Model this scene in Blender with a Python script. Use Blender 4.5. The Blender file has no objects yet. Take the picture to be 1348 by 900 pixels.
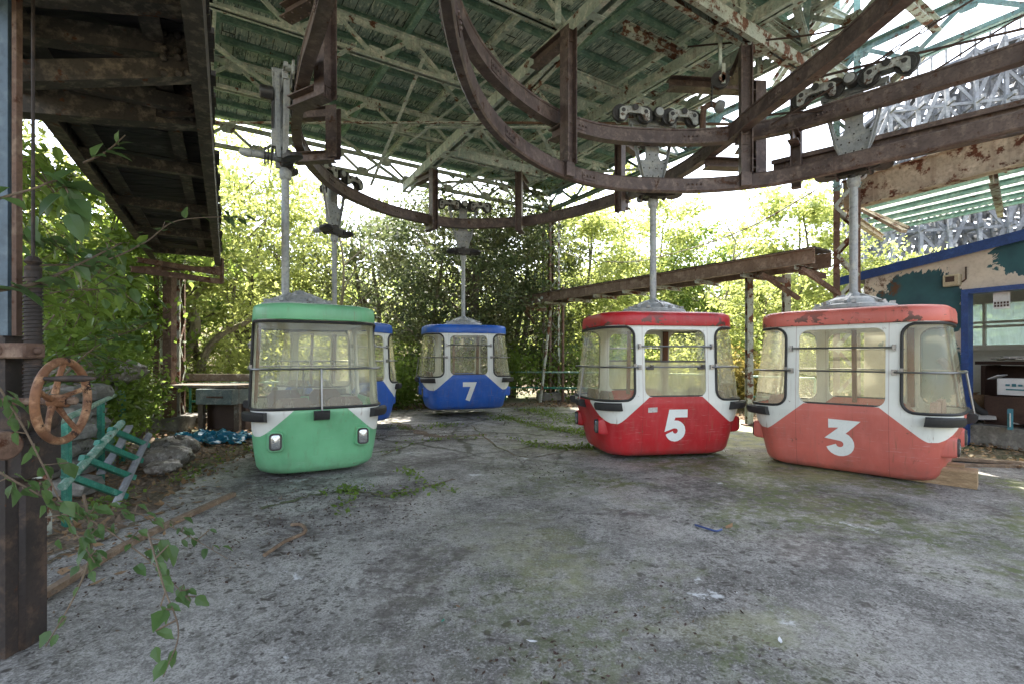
import bpy, math, random
import numpy as np
from mathutils import Vector, Matrix, geometry
R = math.radians
SC = bpy.context.scene
COL = SC.collection
random.seed(7)
rng = np.random.default_rng(11)
CAMZ = 1.4
F = 650.0

def W(px, py, D):
    """world point at a given distance from the camera along its view"""
    return Vector(((px - 674) / F * D, D, CAMZ - (py - 470) / F * D))

# ------------------------------------------------------------ node helpers
class NT:
    def __init__(s, m):
        s.t = m.node_tree; s.t.nodes.clear(); s.n = s.t.nodes; s.l = s.t.links
    def new(s, ty, ins=None, **kw):
        n = s.n.new(ty)
        for k, v in kw.items(): setattr(n, k, v)
        if ins:
            for k, v in ins.items():
                if hasattr(v, 'is_output') : s.l.new(v, n.inputs[k])
                else: n.inputs[k].default_value = v
        return n
    def math(s, op, a, b=0.0, c=None, clamp=False):
        n = s.n.new('ShaderNodeMath'); n.operation = op; n.use_clamp = clamp
        for i, v in enumerate([a, b] + ([c] if c is not None else [])):
            if hasattr(v, 'is_output'): s.l.new(v, n.inputs[i])
            else: n.inputs[i].default_value = v
        return n.outputs[0]
    def mix(s, f, a, b, mode='MIX'):
        n = s.n.new('ShaderNodeMix'); n.data_type = 'RGBA'; n.blend_type = mode
        for i, v in ((0, f), (6, a), (7, b)):
            if hasattr(v, 'is_output'): s.l.new(v, n.inputs[i])
            elif i == 0: n.inputs[0].default_value = v
            else: n.inputs[i].default_value = c4(v)
        return n.outputs[2]
    def ramp(s, f, lo, hi):
        return s.math('MULTIPLY', s.math('SUBTRACT', f, lo), 1.0 / (hi - lo), clamp=True)
    def coord(s, kind='Object', scale=None, rot=None):
        o = s.new('ShaderNodeTexCoord').outputs[kind]
        if scale is not None or rot is not None:
            m = s.new('ShaderNodeMapping', {'Vector': o})
            if scale is not None: m.inputs['Scale'].default_value = scale if hasattr(scale, '__len__') else (scale,) * 3
            if rot is not None: m.inputs['Rotation'].default_value = rot
            o = m.outputs[0]
        return o
    def noise(s, v, scale, detail=5, rough=.55, dist=0.0):
        return s.new('ShaderNodeTexNoise', {'Vector': v, 'Scale': scale, 'Detail': detail, 'Roughness': rough, 'Distortion': dist}).outputs[0]
    def vor(s, v, scale, feature='F1', out=0, rnd=1.0):
        n = s.new('ShaderNodeTexVoronoi', {'Vector': v, 'Scale': scale, 'Randomness': rnd}, feature=feature)
        return n.outputs[out]
    def bsdf(s, col, rough=.7, metal=0.0, bump=None, bstr=.3, bdist=.01, spec=.5):
        p = s.new('ShaderNodeBsdfPrincipled')
        for k, v in (('Base Color', col), ('Roughness', rough), ('Metallic', metal), ('Specular IOR Level', spec)):
            if hasattr(v, 'is_output'): s.l.new(v, p.inputs[k])
            else: p.inputs[k].default_value = c4(v) if k == 'Base Color' else v
        if bump is not None:
            b = s.new('ShaderNodeBump', {'Height': bump, 'Strength': bstr, 'Distance': bdist})
            s.l.new(b.outputs[0], p.inputs['Normal'])
        return p
    def out(s, sh):
        o = s.n.new('ShaderNodeOutputMaterial')
        s.l.new(sh if hasattr(sh, 'is_output') else sh.outputs[0], o.inputs[0])

def c4(v): return (v[0], v[1], v[2], 1.0) if len(v) == 3 else v
def srgb(h):
    h = h.lstrip('#'); r = [int(h[i:i+2], 16) / 255 for i in (0, 2, 4)]
    return tuple((x / 12.92 if x <= .04045 else ((x + .055) / 1.055) ** 2.4) for x in r)
def newmat(name):
    m = bpy.data.materials.new(name); m.use_nodes = True; return m

def paint(name, c1, c2=None, c3=None, sc=3.0, thr=.62, rust=(.09, .04, .022), rough=.6, metal=0.0, streak=0.0, bstr=.25, soft=.05, stretch=None, spec=.4, grain=.5):
    """worn paint: two tones of paint, a dirt tone, and flaked rust patches above a noise threshold"""
    m = newmat(name); n = NT(m)
    v = n.coord('Object', stretch)
    c2 = c2 or tuple(x * .75 for x in c1)
    base = n.mix(n.ramp(n.noise(v, sc * .7, 4), .35, .65), c1, c2)
    if c3: base = n.mix(n.ramp(n.noise(v, sc * 2.1, 6, .65), .5, .68), base, c3)
    fine = n.noise(v, sc * 9, 4, .6)
    base = n.mix(n.math('MULTIPLY', n.ramp(fine, .47, .66), grain), base, tuple(x * .4 for x in c1))
    big = n.noise(v, sc * 1.6, 7, .68)
    f = n.ramp(big, thr, thr + soft)
    rc = n.mix(n.ramp(n.noise(v, sc * 6, 3), .35, .65), rust, tuple(x * .5 for x in rust))
    colr = n.mix(f, base, rc)
    if streak > 0:
        vs = n.coord('Object', (9, 9, .8))
        st = n.ramp(n.noise(vs, 1.3, 3), .52, .78)
        colr = n.mix(n.math('MULTIPLY', st, streak), colr, tuple(x * .6 for x in rust))
    h = n.math('SUBTRACT', n.math('MULTIPLY', fine, .4), n.math('MULTIPLY', f, .6))
    n.out(n.bsdf(colr, n.math('ADD', rough, n.math('MULTIPLY', f, .25), clamp=True), metal, h, bstr, .006, spec))
    return m

# ------------------------------------------------------------ mesh builder
def woff(p):
    while p is not None:
        if p.get('_world'): return Vector(list(p['_world']))
        p = p.parent
    return None
class MB:
    def __init__(s): s.v = []; s.f = []; s.sm = []
    def add(s, vs, fs, smooth=False):
        o = len(s.v); s.v += [tuple(v) for v in vs]
        s.f += [tuple(i + o for i in f) for f in fs]; s.sm += [smooth] * len(fs)
        return s
    def box(s, c, d, M=None):
        x, y, z = (k / 2 for k in d); c = Vector(c)
        vs = [Vector(p) for p in ((-x,-y,-z),(x,-y,-z),(x,y,-z),(-x,y,-z),(-x,-y,z),(x,-y,z),(x,y,z),(-x,y,z))]
        vs = [(M @ v if M is not None else v) + c for v in vs]
        return s.add(vs, [(0,3,2,1),(4,5,6,7),(0,1,5,4),(1,2,6,5),(2,3,7,6),(3,0,4,7)])
    def prism(s, poly, y0, y1, M=None, smooth=False):
        """2D polygon in local x,z extruded along local y"""
        n = len(poly); vs = [Vector((x, y0, z)) for x, z in poly] + [Vector((x, y1, z)) for x, z in poly]
        if M is not None: vs = [M @ v for v in vs]
        fs = [(i, (i+1) % n, n + (i+1) % n, n + i) for i in range(n)]
        s.add(vs, fs, smooth)
        tri = geometry.tessellate_polygon([[Vector((x, z, 0)) for x, z in poly]])
        s.add(vs, [tuple(t) for t in tri] + [tuple(i + n for i in reversed(t)) for t in tri])
        return s
    def beam(s, p0, p1, w, h, up=(0, 0, 1)):
        p0, p1 = Vector(p0), Vector(p1); d = (p1 - p0).normalized(); up = Vector(up)
        if abs(d.dot(up)) > .98: up = Vector((0, 1, 0)) if abs(d.y) < .9 else Vector((1, 0, 0))
        r = d.cross(up).normalized(); u = r.cross(d).normalized()
        vs = []
        for p in (p0, p1):
            for a, b in ((-1,-1),(1,-1),(1,1),(-1,1)): vs.append(p + r * (a*w/2) + u * (b*h/2))
        return s.add(vs, [(0,1,2,3),(7,6,5,4),(0,4,5,1),(1,5,6,2),(2,6,7,3),(3,7,4,0)])
    def prof(s, pts, poly, up=(0, 0, 1), cap=True, smooth=False, closed=False):
        """closed 2D profile (side, up) swept along points"""
        pts = [Vector(p) for p in pts]; n = len(poly); m = len(pts); up = Vector(up); vs = []
        for i, p in enumerate(pts):
            if closed: d = pts[(i+1) % m] - pts[i-1]
            else: d = pts[min(i+1, m-1)] - pts[max(i-1, 0)]
            d.normalize(); uu = up
            if abs(d.dot(uu)) > .98: uu = Vector((0, 1, 0)) if abs(d.y) < .9 else Vector((1, 0, 0))
            r = d.cross(uu).normalized(); u = r.cross(d).normalized()
            vs += [p + r * a + u * b for a, b in poly]
        fs = []
        for i in range(m if closed else m - 1):
            j = (i + 1) % m
            for k in range(n):
                l = (k + 1) % n; fs.append((i*n+k, i*n+l, j*n+l, j*n+k))
        s.add(vs, fs, smooth)
        if cap and not closed:
            tri = geometry.tessellate_polygon([[Vector((a, b, 0)) for a, b in poly]])
            s.add(vs[:n], [tuple(t) for t in tri]); s.add(vs[-n:], [tuple(reversed(t)) for t in tri])
        return s
    def ibeam(s, pts, w, h, t=.015, **k): 
        if len(pts) == 2 and not hasattr(pts[0], '__len__'): pass
        a, b = w/2, h/2; q = t/2
        return s.prof(pts, [(-a,-b),(a,-b),(a,-b+t),(q,-b+t),(q,b-t),(a,b-t),(a,b),(-a,b),(-a,b-t),(-q,b-t),(-q,-b+t),(-a,-b+t)], **k)
    def channel(s, pts, w, h, t=.012, side=1, **k):
        b = h/2; e = w * side; q = t * side
        P = [(0,-b),(e,-b),(e,-b+t),(q,-b+t),(q,b-t),(e,b-t),(e,b),(0,b)]
        return s.prof(pts, P, **k)
    def angle(s, pts, w, h, t=.008, sx=1, sy=1, **k):
        return s.prof(pts, [(0,0),(w*sx,0),(w*sx,t*sy),(t*sx,t*sy),(t*sx,h*sy),(0,h*sy)], **k)
    def tube(s, pts, r, n=8, closed=False, cap=True):
        pts = [Vector(p) for p in pts]; m = len(pts)
        rs = r if hasattr(r, '__len__') else [r] * m
        vs = []; prev = None
        for i, p in enumerate(pts):
            d = (pts[(i+1) % m] - pts[i-1]) if closed else (pts[min(i+1, m-1)] - pts[max(i-1, 0)])
            if d.length < 1e-9: d = Vector((0, 0, 1))
            d.normalize()
            if prev is None:
                a = Vector((0, 0, 1)) if abs(d.z) < .9 else Vector((1, 0, 0))
                prev = d.cross(a).normalized()
            prev = (prev - d * prev.dot(d)).normalized(); q = d.cross(prev)
            vs += [p + (prev * math.cos(2*math.pi*k/n) + q * math.sin(2*math.pi*k/n)) * rs[i] for k in range(n)]
        fs = []
        for i in range(m if closed else m - 1):
            j = (i + 1) % m
            for k in range(n):
                l = (k + 1) % n; fs.append((i*n+k, i*n+l, j*n+l, j*n+k))
        s.add(vs, fs, True)
        if cap and not closed:
            s.add(vs[:n], [tuple(range(n))]); s.add(vs[-n:], [tuple(reversed(range(n)))])
        return s
    def lathe(s, prof, c=(0, 0, 0), axis=(0, 0, 1), n=24, smooth=True):
        ax = Vector(axis).normalized(); a = ax.orthogonal().normalized(); b = ax.cross(a); c = Vector(c)
        vs = []
        for r, h in prof:
            for k in range(n):
                t = 2*math.pi*k/n; vs.append(c + ax*h + (a*math.cos(t) + b*math.sin(t)) * r)
        fs = []
        for i in range(len(prof) - 1):
            for k in range(n):
                l = (k + 1) % n; fs.append((i*n+k, i*n+l, (i+1)*n+l, (i+1)*n+k))
        s.add(vs, fs, smooth)
        if prof[0][0] > 1e-4: s.add(vs[:n], [tuple(reversed(range(n)))])
        if prof[-1][0] > 1e-4: s.add(vs[-n:], [tuple(range(n))])
        return s
    def cyl(s, p0, p1, r, n=14):
        p0, p1 = Vector(p0), Vector(p1); h = (p1 - p0).length
        e = min(r * .12, h * .2)
        return s.lathe([(r - e, 0), (r, e), (r, h - e), (r - e, h)], p0, p1 - p0, n)
    def ball(s, c, r, n=10):
        return s.lathe([(max(1e-5, r*math.sin(math.pi*i/n)), -r*math.cos(math.pi*i/n)) for i in range(n+1)], c, n=n+4)
    def grid(s, P, closed_u=False, smooth=True):
        """P: rows of points"""
        nr, nc = len(P), len(P[0]); vs = [p for row in P for p in row]; fs = []
        for i in range(nr - 1):
            for j in range(nc if closed_u else nc - 1):
                k = (j + 1) % nc; fs.append((i*nc+j, i*nc+k, (i+1)*nc+k, (i+1)*nc+j))
        return s.add(vs, fs, smooth)
    def build(s, name, mat, parent=None, loc=None, origin=None, auto=True, bevel=0.0):
        """links everything gathered so far as ONE mesh object. world-space input when a thing is located but unrotated"""
        vs = s.v; off = None
        if parent is not None: off = woff(parent)
        if origin is not None: off = Vector(origin)
        if off is not None: vs = [(x-off[0], y-off[1], z-off[2]) for x, y, z in vs]
        me = bpy.data.meshes.new(name); me.from_pydata(vs, [], s.f)
        me.polygons.foreach_set('use_smooth', s.sm); me.update()
        if mat is not None:
            for mm in (mat if isinstance(mat, (list, tuple)) else [mat]): me.materials.append(mm)
        if any(s.sm) and auto:
            try: me.set_sharp_from_angle(angle=R(40))
            except Exception: pass
        o = bpy.data.objects.new(name, me); COL.objects.link(o)
        if parent is not None: o.parent = parent
        if origin is not None: o.location = off
        if bevel > 0:
            b = o.modifiers.new('bevel', 'BEVEL'); b.width = bevel; b.segments = 1; b.limit_method = 'ANGLE'
        return o

def tag(o, label, cat, group=None, kind=None):
    if label: o['label'] = label
    if cat: o['category'] = cat
    if group: o['group'] = group
    if kind: o['kind'] = kind
    return o
def thing(name, label, cat, loc=(0, 0, 0), rz=0.0, group=None, local=False):
    """an Empty at the thing's base; parts are given in world space unless local"""
    o = bpy.data.objects.new(name, None); COL.objects.link(o); o.empty_display_size = .2
    o.location = loc; o.rotation_euler = (0, 0, rz)
    if not local: o['_world'] = list(loc)
    return tag(o, label, cat, group)
def structure(o): o['kind'] = 'structure'; return o
def mesh_np(name, V, Fq, mat, parent=None, mats_idx=None, origin=None):
    """fast mesh from numpy: V (n,3), Fq (m,k)"""
    V = np.asarray(V, dtype=np.float32); Fq = np.asarray(Fq, dtype=np.int32)
    off = None
    if parent is not None and parent.get('_world'): off = np.array(list(parent['_world']), dtype=np.float32)
    if origin is not None: off = np.array(origin, dtype=np.float32)
    if off is not None: V = V - off
    me = bpy.data.meshes.new(name); k = Fq.shape[1]
    me.vertices.add(len(V)); me.vertices.foreach_set('co', V.ravel())
    me.loops.add(Fq.size); me.loops.foreach_set('vertex_index', Fq.ravel())
    me.polygons.add(len(Fq)); me.polygons.foreach_set('loop_start', np.arange(0, Fq.size, k, dtype=np.int32))
    me.polygons.foreach_set('loop_total', np.full(len(Fq), k, dtype=np.int32))
    for m in (mat if isinstance(mat, (list, tuple)) else [mat]): me.materials.append(m)
    if mats_idx is not None: me.polygons.foreach_set('material_index', np.asarray(mats_idx, dtype=np.int32))
    me.update(); me.validate()
    o = bpy.data.objects.new(name, me); COL.objects.link(o)
    if parent is not None: o.parent = parent
    if origin is not None: o.location = origin
    return o
def spline(pts, per=8):
    """Catmull-Rom through points"""
    P = [Vector(p) for p in pts]; P = [P[0]*2 - P[1]] + P + [P[-1]*2 - P[-2]]; out = []
    for i in range(1, len(P) - 2):
        a, b, c, d = P[i-1], P[i], P[i+1], P[i+2]
        for k in range(per):
            t = k / per
            out.append(.5 * ((2*b) + (c-a)*t + (2*a-5*b+4*c-d)*t*t + (3*b-a-3*c+d)*t**3))
    out.append(P[-2]); return out
# ------------------------------------------------------------ materials
M = {}
M['track'] = paint('brown_track_steel', (.145, .105, .092), (.070, .050, .048), (.22, .165, .14), 4, .60, (.11, .055, .035), .5, .2, spec=.5, streak=.4)
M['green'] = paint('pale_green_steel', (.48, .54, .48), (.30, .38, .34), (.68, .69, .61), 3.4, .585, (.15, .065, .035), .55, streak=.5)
M['green_dark'] = paint('dark_green_steel', (.19, .32, .26), (.11, .21, .17), (.34, .44, .35), 3.5, .62, (.12, .06, .03), .6)  # darker green paint of the purlins and alternate rafters
M['teal_column'] = paint('teal_column_paint', (.20, .32, .30), (.12, .22, .21), (.36, .43, .38), 3, .57, (.13, .055, .03), .55, streak=.6)
M['rusty_cream'] = paint('cream_paint_over_rust', (.55, .46, .34), (.42, .33, .24), (.70, .60, .46), 2.2, .535, (.17, .06, .03), .6, streak=.4)
M['rusty_pale'] = paint('pale_paint_over_rust', (.42, .45, .38), (.32, .36, .31), None, 3.5, .50, (.16, .07, .04), .65, streak=.4)
M['galv'] = paint('grey_hanger_steel', (.36, .38, .38), (.27, .29, .30), (.42, .42, .38), 3, .63, (.14, .08, .05), .5, .1, spec=.5)
M['truck'] = paint('pale_worn_truck_paint', (.44, .46, .43), (.28, .30, .29), (.56, .57, .53), 5, .57, (.12, .06, .035), .5, .1, streak=.5)
M['galv_dark'] = paint('greasy_dark_steel', (.075, .072, .07), (.045, .042, .04), None, 6, .6, (.10, .055, .03), .45, .4)
M['dark_rust'] = paint('dark_rusty_steel', (.040, .030, .025), (.022, .018, .016), (.085, .055, .038), 5, .6, (.11, .05, .025), .7)
M['brown_rust'] = paint('brown_rusty_steel', (.15, .088, .060), (.085, .052, .038), (.25, .175, .125), 4, .57, (.10, .04, .02), .75)
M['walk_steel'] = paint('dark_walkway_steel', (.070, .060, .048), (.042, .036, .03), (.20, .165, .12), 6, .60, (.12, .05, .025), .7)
M['orange_rust'] = paint('orange_paint_rust', (.25, .115, .052), (.14, .065, .035), (.45, .27, .15), 7, .555, (.035, .018, .014), .7)
M['blue_post'] = paint('slate_blue_paint', (.075, .12, .16), (.055, .09, .12), (.12, .17, .2), 3, .66, (.10, .05, .03), .5)
M['pipe_green'] = paint('sea_green_pipe', (.035, .22, .155), (.03, .16, .12), (.10, .30, .22), 8, .60, (.11, .06, .035), .5)
M['pipe_pale'] = paint('worn_green_white_pipe', (.23, .38, .31), (.10, .26, .20), (.50, .52, .48), 9, .60, (.13, .08, .05), .5)
M['tyre'] = paint('black_rubber', (.022, .022, .022), (.03, .03, .03), None, 9, .7, (.06, .055, .05), .55)
M['chrome'] = paint('dull_chrome', (.30, .30, .30), (.22, .22, .22), None, 12, .68, (.12, .09, .07), .3, .9)
M['interior'] = paint('cream_interior_paint', (.62, .61, .54), (.52, .51, .45), None, 3, .72, (.25, .18, .12), .5, grain=.12)
M['seat'] = paint('brown_seat_vinyl', (.15, .085, .06), (.10, .06, .045), None, 4, .75, (.05, .03, .02), .5, grain=.25)
M['seat_pink'] = paint('faded_pink_plastic', (.45, .30, .27), (.38, .26, .24), None, 4, .75, (.2, .15, .12), .5)
M['fit_dark'] = paint('brown_interior_post', (.20, .08, .045), (.14, .06, .035), None, 4, .72, (.06, .03, .02), .5)
M['digit'] = paint('white_vinyl_digit', (.74, .76, .73), (.68, .71, .68), None, 6, .72, (.45, .40, .34), .5, grain=.10)
M['wood_grey'] = paint('weathered_grey_timber', (.25, .26, .28), (.14, .15, .17), (.42, .43, .44), .7, .70, (.2, .17, .14), .8)
M['wood_plank'] = paint('brown_driftwood', (.20, .14, .09), (.13, .09, .06), (.28, .21, .15), 4, .72, (.08, .05, .03), .85, stretch=(2, 2, 2))
M['wood_block'] = paint('split_timber', (.36, .25, .14), (.24, .16, .09), (.45, .33, .2), 5, .66, (.10, .06, .035), .85, stretch=(1, 1, 6))
M['stone'] = paint('grey_stone', (.22, .21, .19), (.14, .135, .12), (.30, .29, .26), 3, .62, (.06, .075, .035), .9, bstr=.8)
M['sack'] = paint('dusty_grey_sack', (.27, .24, .21), (.17, .15, .13), (.45, .43, .40), 7, .57, (.13, .10, .07), .45, bstr=1.0)
M['tarp'] = paint('blue_plastic_tarp', (.02, .24, .38), (.02, .17, .30), (.06, .36, .48), 6, .74, (.12, .1, .07), .35)
M['blue_trim'] = paint('dark_blue_gloss', (.018, .055, .21), (.014, .04, .15), (.03, .08, .26), 4, .70, (.10, .10, .12), .4)
M['card_white'] = paint('white_cardboard', (.66, .67, .68), (.55, .56, .57), None, 4, .74, (.3, .25, .2), .8, grain=.08)
M['card_brown'] = paint('brown_cardboard', (.33, .20, .11), (.25, .15, .08), None, 4, .72, (.14, .08, .04), .8)
M['paper'] = paint('scattered_paper', (.60, .58, .54), (.45, .43, .4), None, 6, .68, (.2, .17, .13), .9)
M['desk'] = paint('dark_brown_desk', (.055, .03, .022), (.04, .022, .017), None, 5, .7, (.12, .09, .06), .5)
M['box_teal'] = paint('teal_printed_card', (.05, .20, .24), (.04, .15, .2), None, 7, .72, (.3, .3, .28), .6)
M['beige_plastic'] = paint('beige_plastic', (.42, .37, .26), (.36, .31, .22), None, 7, .72, (.2, .15, .1), .5)
M['frost'] = None
M['catwalk'] = paint('weathered_brown_steel', (.27, .20, .155), (.17, .12, .09), (.38, .31, .25), 3, .60, (.12, .06, .035), .75, streak=.5)
M['table'] = paint('weathered_table_wood', (.15, .12, .09), (.10, .08, .06), (.26, .25, .22), 4, .66, (.06, .04, .03), .85)
M['drawer'] = paint('worn_teal_drawer', (.17, .22, .21), (.13, .16, .15), (.28, .3, .27), 5, .64, (.09, .05, .03), .8)

def plexi(name, tint, haze, hazecol, rough=.08):
    m = newmat(name); n = NT(m)
    v = n.coord('Object')
    tr = n.new('ShaderNodeBsdfTransparent', {'Color': c4(tint)})
    df = n.new('ShaderNodeBsdfDiffuse', {'Color': c4(hazecol)})
    tl = n.new('ShaderNodeBsdfTranslucent', {'Color': c4(hazecol)})
    hz = n.new('ShaderNodeMixShader', {0: .55, 1: df.outputs[0], 2: tl.outputs[0]})
    nz = n.ramp(n.noise(n.coord('Object', (3, 3, .7)), 2.2, 5, .6), .3, .75)
    gr = n.new('ShaderNodeSeparateXYZ', {0: v})
    low = n.math('MULTIPLY', n.ramp(gr.outputs[2], 1.25, .72), .5)
    sc = n.ramp(n.noise(n.coord('Object', (30, 30, 1.2), (.2, .1, 0)), 3, 2), .66, .74)
    f = n.math('MULTIPLY', n.math('ADD', n.math('ADD', n.math('MULTIPLY', nz, .7), low), n.math('ADD', .55, n.math('MULTIPLY', sc, .5))), haze, clamp=True)
    a = n.new('ShaderNodeMixShader', {0: f, 1: tr.outputs[0], 2: hz.outputs[0]})
    gl = n.new('ShaderNodeBsdfGlossy', {'Color': (1, 1, 1, 1), 'Roughness': rough})
    fr = n.new('ShaderNodeLayerWeight', {'Blend': .28}).outputs['Fresnel']
    b = n.new('ShaderNodeMixShader', {0: n.math('MINIMUM', n.math('MULTIPLY', fr, .7), .6), 1: a.outputs[0], 2: gl.outputs[0]})
    n.out(b.outputs[0]); return m
M['plexi'] = plexi('hazy_acrylic', (.97, .97, .87), .19, (.96, .94, .74))
M['plexi_milky'] = plexi('yellowed_milky_acrylic', (.92, .90, .66), .44, (.94, .90, .62), .25)
M['glass_frost'] = plexi('frosted_window_glass', (.70, .80, .80), .75, (.66, .76, .76), .3)
M['lens'] = paint('headlight_lens', (.55, .57, .56), (.40, .42, .42), (.75, .76, .74), 30, .75, (.2, .2, .18), .18, .75)
M['corr'] = plexi('corrugated_translucent_sheet', (.62, .72, .70), .55, (.72, .80, .78), .4)

def roof_boards():
    m = newmat('peeling_green_boards'); n = NT(m)
    g = n.new('ShaderNodeTexCoord').outputs['Object']
    s = n.new('ShaderNodeSeparateXYZ', {0: g}); a, b = s.outputs[0], s.outputs[1]
    bw = .20
    q = n.math('DIVIDE', a, bw); fl = n.math('FLOOR', q); fr = n.math('SUBTRACT', q, fl)
    gap = n.math('ADD', n.math('LESS_THAN', fr, .055), n.math('MULTIPLY', n.math('LESS_THAN', n.math('FRACT', n.math('ADD', n.math('DIVIDE', b, 3.3), n.math('MULTIPLY', n.math('FRACT', n.math('MULTIPLY', fl, .37)), 1.0))), .008), 1.0), clamp=True)
    rnd = n.new('ShaderNodeTexWhiteNoise', {0: n.new('ShaderNodeCombineXYZ', {0: fl, 1: n.math('FLOOR', n.math('DIVIDE', b, 3.3))}).outputs[0]}).outputs[0]
    vg = n.new('ShaderNodeCombineXYZ', {0: n.math('MULTIPLY', a, 6.0), 1: n.math('ADD', n.math('MULTIPLY', b, 1.1), n.math('MULTIPLY', fl, 3.1)), 2: 0.0}).outputs[0]
    n1 = n.noise(vg, 2.2, 7, .7); n2 = n.noise(vg, 5.0, 5, .7); n3 = n.noise(g, .55, 4, .6)
    base = n.mix(rnd, (.20, .29, .26), (.46, .54, .48))
    base = n.mix(n.ramp(n1, .50, .60), base, (.055, .09, .085))
    base = n.mix(n.ramp(n2, .53, .60), base, (.60, .66, .56))
    base = n.mix(n.math('MULTIPLY', n.ramp(n.noise(vg, 3.1, 6, .75), .57, .63), n.ramp(n3, .42, .6)), base, (.45, .37, .22))
    base = n.mix(n.math('MULTIPLY', n.ramp(n3, .48, .7), .5), base, (.09, .13, .11))
    base = n.mix(gap, base, (.012, .014, .012))
    n.out(n.bsdf(base, .75, 0, n.math('SUBTRACT', n.math('MULTIPLY', n1, .5), gap), .5, .012)); return m
M['roof'] = roof_boards()

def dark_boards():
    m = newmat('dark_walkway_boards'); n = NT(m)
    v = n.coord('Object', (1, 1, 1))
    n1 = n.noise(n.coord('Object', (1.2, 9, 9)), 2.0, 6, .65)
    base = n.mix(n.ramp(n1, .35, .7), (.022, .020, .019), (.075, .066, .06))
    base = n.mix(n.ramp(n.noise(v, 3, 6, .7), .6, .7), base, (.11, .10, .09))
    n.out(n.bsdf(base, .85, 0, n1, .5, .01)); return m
M['boards'] = dark_boards()

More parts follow.
